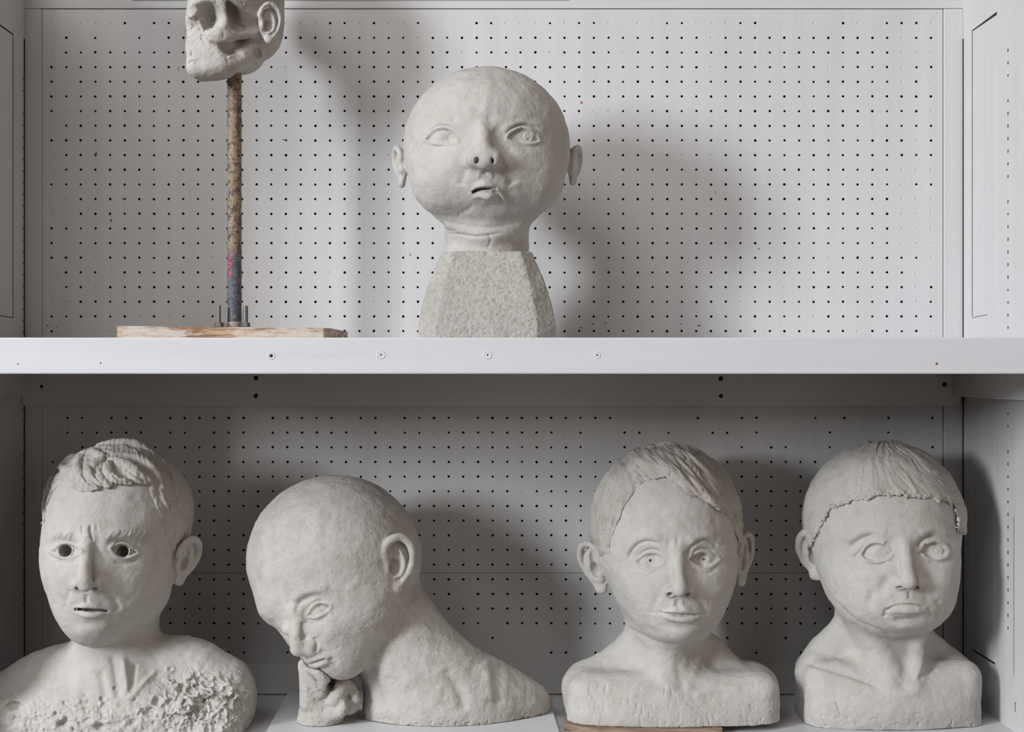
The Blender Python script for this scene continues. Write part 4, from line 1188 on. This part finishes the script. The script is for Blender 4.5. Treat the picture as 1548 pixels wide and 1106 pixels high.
# ------------------------------------------------------------------ round baby head on its rough pedestal
def head_round():
    S_ = Sculpt(2.37, ((585, 890), (-175, 145), (-405, -90)))
    P = S_.P; h = S_.hit
    S_.ell(P(736, 219, 0), (125, 124, 114), 20)
    S_.ell(P(737, 258, 16), (108, 106, 88), 30)
    S_.gauss(P(735, 105, 0), (60, 60, 26), 3)
    S_.ell(P(668, 275, 52), (40, 48, 44), 24); S_.ell(P(800, 270, 52), (46, 48, 46), 24)
    S_.chain([P(737, 320, -4), P(736, 360, -4), P(736, 395, -4)], [66, 64, 64], 14)
    S_.chain([P(668, 322, 20), P(700, 344, 48), (P(738, 352, 58)), P(776, 344, 48), P(800, 322, 22)], [8, 11, 12, 11, 8], 16)
    ear(S_, P(606, 252, -14), (-.25, .97, 0), (-.04, 0, 1), (-.97, -.25, 0), 60, 1.2, thick=1.5, concha=False, fill=.07)
    ear(S_, P(867, 250, -14), (.3, .95, 0), (.06, 0, 1), (.95, -.3, 0), 58, 1.2, thick=1.6, concha=False, fill=.07)
    # sockets, eyes, short upturned nose
    for (x, y) in ((671, 210), (790, 208)): S_.gauss(h(x, y), (28, 26, 17), -7)
    S_.gauss(h(757, 214), (20, 26, 26), -5); S_.gauss(h(716, 208), (14, 22, 22), -1.5)
    S_.ell(h(669, 209, -12), 17.5, 5); S_.ell(h(794, 208, -12), 17.5, 5)
    S_.gauss(h(735, 285), (42, 34, 30), 7)
    S_.chain([h(730, 198, -2), h(731, 215, 5), h(733, 231, 11)], [9, 9, 10], 12)
    t = -h(733, 234)[1]
    S_.ell(P(732.5, 231, t-9), (12, 11, 9), 12)
    S_.ell(P(714, 240, t-12), (8.5, 13, 11), 13); S_.ell(P(750.5, 240, t-12), (8.5, 13, 11), 13)
    S_.ell(P(732.5, 245, t-11), (11, 13, 11), 12)
    for x, a in ((720.5, 14), (744.5, -14)):
        q = h(x, 242.5); S_.ell((q[0], q[1]+1, q[2]), (2.4, 9, 4.2), 1.6, rot=(0, a, 0), mode='s')
    def lip(pts, rad, k=4):
        S_.chain([P(x, y, -h(x, y)[1]+o) for x, y, o in pts], rad, k)
    lip([(712, 292, -3), (722, 283, 0), (733, 279, 1), (744, 281, 0), (753, 286, -2)], [1.5, 4.5, 5.5, 4.5, 1.5])
    lip([(717, 297, -2), (728, 295, 0), (738, 296, 1), (750, 293, -1)], [2, 5, 6, 2.5])
    S_.gauss(h(736, 310), (22, 14, 7), -3)
    S_.gauss(h(737, 328), (26, 20, 12), 5)
    S_.slot([(713, 291.5), (721, 286.5), (731, 284.5), (741, 284), (749, 284.5)], [1.3, 2.0, 2.1, 1.9, 1.3], 18)
    S_.cut_below(P(736, 392, 0)[2])
    S_.mesh(); S_.lumps(1.3, 38, 23); S_.lumps(.5, 12, 29)
    S_.eye((644, 211), [(653, 199), (668, 194), (684, 199)], (691, 213), [(684, 215), (668, 216), (653, 214)], 3.0, 1.5, (683, 208), 7, (2.2, .8), 5)
    S_.eye((767, 209), [(775, 199), (791, 194), (806, 199)], (815, 212), [(806, 215), (791, 215.5), (776, 213)], 2.2, 1.2, (797, 205), 8, (2.4, .8), 5)
    S_.stroke([(641, 210), (650, 197), (666, 190), (684, 194), (694, 208)], 1.4, -1.3); S_.stroke([(763, 206), (773, 194), (791, 188), (808, 193), (820, 208)], 1.4, -1.4)
    S_.stroke([(756, 202), (768, 190), (792, 184), (818, 190), (824, 204)], 5, 1.3)
    S_.push(741, 180, 8, 14, -1.8); S_.push(757, 192, 10, 10, -2)
    S_.stroke([(711.5, 292), (718, 287), (727, 284.5), (740, 283), (748, 285)], 1.6, -.4, (.1, .12))
    S_.stroke([(749, 283), (756, 290), (762, 300), (770, 314)], 2.2, 2.4, (.15, .4)); S_.stroke([(744, 288), (752, 294), (757, 304)], 3.0, -1.6)
    S_.stroke([(733, 254), (734, 266)], 3.2, -1.8); S_.stroke([(725, 258), (723, 270)], 2.5, 1.2); S_.stroke([(741, 258), (744, 270)], 2.5, 1.2)
    S_.stroke([(706, 252), (700, 266), (696, 282)], 6, -1.8); S_.stroke([(760, 250), (768, 262), (778, 280)], 8, -3.2)
    S_.stroke([(690, 325), (707, 318), (716, 308)], 4, -1.4); S_.stroke([(655, 330), (690, 338), (735, 344), (790, 336)], 3, -1.5)
    S_.stroke([(672, 352), (720, 357), (760, 352)], 2.5, -1.4); S_.stroke([(738, 352), (742, 364), (736, 376)], 2.2, -1.0)
    S_.stroke([(664, 345), (690, 350)], 2, -1.2)
    S_.stroke([(735, 108), (739, 140), (732, 172)], 7, .9)
    root = empty('round_head_sculpture', S_.wpt(P(736, 517, 0)))
    tag(root, 'large bald round clay baby head with open mouth on a coarse tapered clay pedestal', 'sculpture')
    # the pedestal: chamfered, widening to the foot
    S2 = Sculpt(2.37, ((615, 860), (-110, 110), (-530, -375)))
    P2 = S2.P
    S2.D[:] = 60
    x, y, z = S2.ax[0][:, None, None]-P2(737, 0)[0], S2.ax[1][None, :, None], S2.ax[2][None, None, :]
    w = -P2(736, 384)[2]; b = -floor_w(2.37, .0004, Z_ST)
    f = np.clip((-z-w)/(b-w), -.2, 1.1)
    fs = f**1.0+.18*np.sin(np.pi*np.clip(f, 0, 1))
    hx = 66+38*fs-6*np.clip((f-.85)/.15, 0, 1)**2; hy = 62+22*fs
    xs = x
    qx, qy = np.abs(xs)-hx, np.abs(y)-hy
    ch = (np.abs(xs)/hx+np.abs(y)/hy-1.73)*48
    dd = np.maximum(np.maximum(qx, qy), ch)
    dd = np.maximum(dd, np.maximum((w-(-z))*1.0, (-z)-b))
    S2.D = dd.astype(np.float32)
    S2.mesh(); S2.relax(7, .6); S2.normals(); S2.project()
    S2.lumps(.9, 34, 3); S2.lumps(.35, 4, 5, 2); S2.normals(); S2.chips(.8, 3.2, .45, 6)
    S2.build('pedestal', M_clay_rough, root)
    S_.build('head', M_clay, root)
    return root
# ------------------------------------------------------------------ half-skull study on its pole and plywood base
def mat_pole():
    m, nt, b = new_mat('stained_pole')
    p = wpos(nt)
    n1 = noise(nt, p, 75, 6, .85); n2 = noise(nt, p, 190, 6, .85)
    c = mix(nt, (.25, .175, .105), (.045, .035, .03), ramp(nt, n1, [(.47, (0, 0, 0)), (.56, (1, 1, 1))]))
    c = mix(nt, c, (.40, .34, .26), ramp(nt, n2, [(.53, (0, 0, 0)), (.6, (.8,)*3)]))
    sep = node(nt, 'ShaderNodeSeparateXYZ'); nt.links.new(p, sep.inputs[0])
    mr = node(nt, 'ShaderNodeMapRange'); nt.links.new(sep.outputs[2], mr.inputs[0])
    mr.inputs[1].default_value = Z(395, 2.41); mr.inputs[2].default_value = Z(370, 2.41)
    low = mix(nt, (.055, .065, .08), (.22, .22, .21), ramp(nt, n2, [(.5, (0, 0, 0)), (.58, (.7,)*3)]))
    c = mix(nt, low, c, mr.outputs[0])
    nt.links.new(c, b.inputs['Base Color']); b.inputs['Roughness'].default_value = .6
    bump(nt, b, n2, .5, .001)
    return m
def mat_ply():
    m, nt, b = new_mat('plywood_edge')
    p = wpos(nt)
    n1 = noise(nt, p, 150, 5, .65, (.12, .12, 2.2)); n2 = noise(nt, p, 30, 5, .7, (.5, .5, 2))
    c = mix(nt, (.44, .31, .20), (.20, .09, .04), ramp(nt, n1, [(.45, (0, 0, 0)), (.62, (1, 1, 1))]))
    c = mix(nt, c, (.55, .52, .48), ramp(nt, n2, [(.48, (0, 0, 0)), (.58, (.75,)*3)]))
    nt.links.new(c, b.inputs['Base Color']); b.inputs['Roughness'].default_value = .8
    bump(nt, b, n1, .6, .002)
    return m
M_pole = mat_pole(); M_ply = mat_ply()
M_steel = flat('dull_steel', (.22, .22, .21), .55, .7)
M_pink = flat('pink_paint', (.42, .09, .16), .6)

def skull_stand():
    dd = 2.41
    base_z = Z_ST
    px2 = lambda px: X(px, dd)
    cx = px2(354.5); cy = dd-DB
    root = empty('skull_stand', (cx, cy, base_z))
    tag(root, 'unfinished clay skull with an ear, fixed on a stained pole rising from a plywood base', 'sculpture')
    # plywood board: front edge near the shelf front, right-hand corner cut back
    yf, yb = cy-.12, cy+.14
    df = yf+DB
    zt = ZE-(492.5-CY)/F*df
    x0, x1 = X(177, df), X(489, df)
    V = [(x0, yf, 0), (x1, yf, 0), (X(498, df), yf+.03, 0), (X(498, df), yb, 0), (x0+.01, yb, 0)]
    n = len(V); mb = MB()
    tilt = .003
    bot = [(x, y, base_z+.0003) for x, y, z in V]; top = [(x, y, zt-(tilt if x > 0-.3 and x > cx else 0)) for x, y, z in V]
    mb.add(bot+top, [tuple(range(n))[::-1], tuple(range(n, 2*n))]+[(i, (i+1) % n, n+(i+1) % n, n+i) for i in range(n)])
    mb.build("plywood_base", M_ply, root)
    zb = zt-.001
    # pole
    r = .0115
    ztop = Z(95, dd)
    seg = 40; prof = []
    for i in range(seg+1):
        z = zb+(ztop-zb)*i/seg
        prof.append((r*(1+.02*math.sin(i*1.7)+.015*math.sin(i*4.1)), z-base_z))
    mb = MB(); mb.lathe(prof, (cx, cy, base_z), 28)
    pole = mb.build('pole', M_pole, root, smooth=True)
    mb = MB(); mb.lathe([(.0118, 0), (.0125, .002), (.0123, .010), (.0113, .0115)], (cx, cy, zb), 28)
    mb.build('collar', flat('bare_wood', (.38, .33, .27)), pole, smooth=True)
    # smear of pink paint on the pole's left front
    V = []; Fc = []; rr = random.Random(2)
    zs = [Z(381, dd)-i*(Z(381, dd)-Z(418, dd))/14 for i in range(15)]
    for i, z in enumerate(zs):
        a0 = math.radians(205+rr.uniform(0, 14)); a1 = math.radians(262+rr.uniform(-22, 10))
        for k in range(6):
            a = a0+(a1-a0)*k/5; V.append((cx+(r*1.025+.0003)*math.cos(a), cy+(r*1.025+.0003)*math.sin(a), z))
    for i in range(14):
        for k in range(5):
            if rr.random() < .72: Fc.append((i*6+k, i*6+k+1, (i+1)*6+k+1, (i+1)*6+k))
    mb = MB(); mb.add(V, Fc); mb.build('paint_smear', M_pink, pole)
    # flange and four bolts with nuts
    mb = MB(); mb.box(cx-.030, cx+.034, cy-.028, cy+.028, zb, zb+.0022, .0006); mb.build('flange', M_steel, root)
    for (px, dy, top_) in ((334.5, -.02, 462), (341, .018, 466), (368, .018, 466), (374.5, -.02, 463)):
        x = px2(px); z1 = Z(top_, dd); y = cy+dy
        mb = MB(); prof = []; z = 0; k = 0; L = z1-zb; rb = .0036 if px < 350 else .0044
        while z < L:
            prof.append((rb*(1 if k % 2 == 0 else .82), z)); z += .0011; k += 1
        prof.append((rb*.8, L))
        mb.lathe(prof, (x, y, zb), 14); bolt = mb.build('bolt', M_steel, root, smooth=True)
        mb = MB(); mb.lathe([(.0068, .0022), (.0075, .003), (.0075, .0085), (.0066, .0093)], (x, y, zb), 6); mb.build('nut', M_steel, bolt)
    # the head: right half skull, left half skin with an ear
    S_ = Sculpt(dd, ((265, 445), (-105, 130), (-142, 110)), 1.1)
    P = S_.P; h = S_.hit
    S_.ell(P(362, -18, -18), (68, 88, 84), 16)               # braincase
    S_.ell(P(336, -22, 22), (54, 58, 60), 18)                 # forehead
    S_.ell(P(384, 40, -24), (45, 56, 54), 20)                 # back lower skull
    S_.ell(P(322, 34, 22), (40, 46, 40), 16)                  # cheek mass
    S_.ell(P(320, 74, 26), (38, 40, 40), 12)                  # upper jaw
    S_.box(P(318, 98, 34), (30, 34, 19), 12, 12, rot=(0, -8, 0))
    S_.chain([P(300, 101, 50), P(330, 98, 50), P(358, 90, 34), P(380, 70, 12)], [16, 17, 17, 13], 8)
    S_.ell(P(360, 90, -6), (36, 36, 22), 14)
    # brow, cheekbone and arch
    S_.chain([P(287, 20, 62), P(296, 4, 72), P(314, -2, 76), P(332, 4, 72), P(341, 20, 66), P(338, 40, 64), P(330, 50, 66)], [6, 7, 8, 8, 7, 8, 9], 7)
    S_.chain([P(322, 55, 64), P(338, 56, 62), P(354, 52, 50), P(374, 52, 36), P(388, 48, 28)], [10, 11, 9, 6.5, 6], 7)
    S_.cone(P(296, 18, 68), P(288, 30, 66), 6, 5, 6)
    # eye socket, nose opening, hollows
    S_.ell(P(314, 24, 74), (13.5, 30, 19), 4, rot=(0, 10, 0), mode='s')
    S_.ell(P(285, 40, 70), (8, 20, 13), 3, rot=(0, 8, 0), mode='s')
    S_.ell(P(353, 24, 54), (9, 20, 25), 6, rot=(0, -24, 0), mode='s')
    S_.ell(P(352, 76, 58), (19, 15, 8), 7, rot=(0, 14, 0), mode='s')
    S_.ell(P(389, 78, 24), (6, 22, 9), 3, rot=(0, -20, 0), mode='s')
    S_.ell(P(287, 70, 70), (2.8, 12, 15), 3, rot=(0, -6, 0), mode='s')
    ear(S_, P(405, 36, 36), (.78, .5, .1), (.12, 0, 1), (.5, -.85, 0), 60, .8, k=3, thick=1.1)
    S_.cut_below(P(330, 122, 40)[2])
    S_.mesh(); S_.lumps(.8, 24, 33); S_.lumps(.35, 7, 39)
    S_.stroke([(283, 98), (292, 92), (300, 96)], 1.6, -1.6)
    S_.stroke([(342, 2), (348, 20), (358, 36), (374, 46)], 2.5, -2.2)
    S_.stroke([(284, 62), (284, 78), (286, 90)], 2.2, -1.5); S_.stroke([(301, 57), (318, 66), (340, 70)], 3, -1.2)
    S_.stroke([(343, 88), (356, 84), (372, 80)], 1.6, 1.3)
    m = np.exp(-((S_.px-300)/20)**2-((S_.py-44)/16)**2)
    S_.chips(2.6, 4.5, .15, 8, m); S_.chips(.7, 5, .6, 9)
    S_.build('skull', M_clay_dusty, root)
    return root
# ------------------------------------------------------------------ boards lying on the floor of the lower bay
def boards():
    zt = ZF+.0095
    def fp(px, py, h=.0095):       # point on a level h above the floor
        d = (ZE-ZF-h)*F/(py-CY); return (X(px, d), d-DB)
    a = fp(402, 1106); b = fp(438, 1041.5); c = fp(827, 1046); d = fp(845, 1106)
    # run both side edges on towards the front and to a square back edge
    def ext(p, q, y): t = (y-p[1])/(q[1]-p[1]); return (p[0]+(q[0]-p[0])*t, y)
    fa, fd = ext(a, b, -.45), ext(d, c, -.44)
    ba, bd = ext(a, b, -.012), ext(d, c, -.030)
    mb = MB(); V = [fa, fd, bd, ba]; n = 4
    mb.add([(x, y, ZF+.0003) for x, y in V]+[(x, y, zt) for x, y in V], [(3,2,1,0), (4,5,6,7), (0,1,5,4), (1,2,6,5), (2,3,7,6), (3,0,4,7)])
    o = mb.build('board', M_board, origin=(sum(v[0] for v in V)/4, -.2, ZF))
    tag(o, 'thin white painted board lying under the leaning bald bust', 'board')
    w = mat_ply_strip()
    p1 = fp(853, 1094.5, .0092); p2 = fp(886, 1101, .0092)
    mb = MB()
    V = [(p1[0]-.004, p1[1]-.05), (p1[0]+.27, p1[1]-.06), (p1[0]+.30, p1[1]+.10), (p1[0]+.006, p1[1]+.10)]
    V = [(p1[0], p1[1]), (p2[0]+.02, p2[1]-.004), (X(1090, 2.33), p2[1]+.002), (X(1090, 2.33), -.05), (p1[0]+.01, -.06)]
    n = len(V)
    mb.add([(x, y, ZF+.0003) for x, y in V]+[(x, y, ZF+.0093) for x, y in V], [tuple(range(n))[::-1], tuple(range(n, 2*n))]+[(i, (i+1) % n, n+(i+1) % n, n+i) for i in range(n)])
    o = mb.build('wood_strip', w, origin=(sum(v[0] for v in V)/n, -.15, ZF))
    tag(o, 'rough brown wooden strip under the bust with side-swept hair', 'wood')
def mat_ply_strip():
    m, nt, b = new_mat('raw_brown_wood')
    p = wpos(nt)
    n1 = noise(nt, p, 120, 5, .7, (.15, 1, 2))
    c = mix(nt, (.34, .25, .18), (.16, .10, .065), ramp(nt, n1, [(.4, (0, 0, 0)), (.65, (1, 1, 1))]))
    nt.links.new(c, b.inputs['Base Color']); b.inputs['Roughness'].default_value = .85
    bump(nt, b, n1, .6, .002)
    return m
boards()

# ------------------------------------------------------------------ the sculptures, largest first
for make in (bust_curly, bust_resting, bust_swept, bust_fringe, head_round, skull_stand):
    make()
for o in bpy.data.objects:
    if '_wo' in o: del o['_wo']
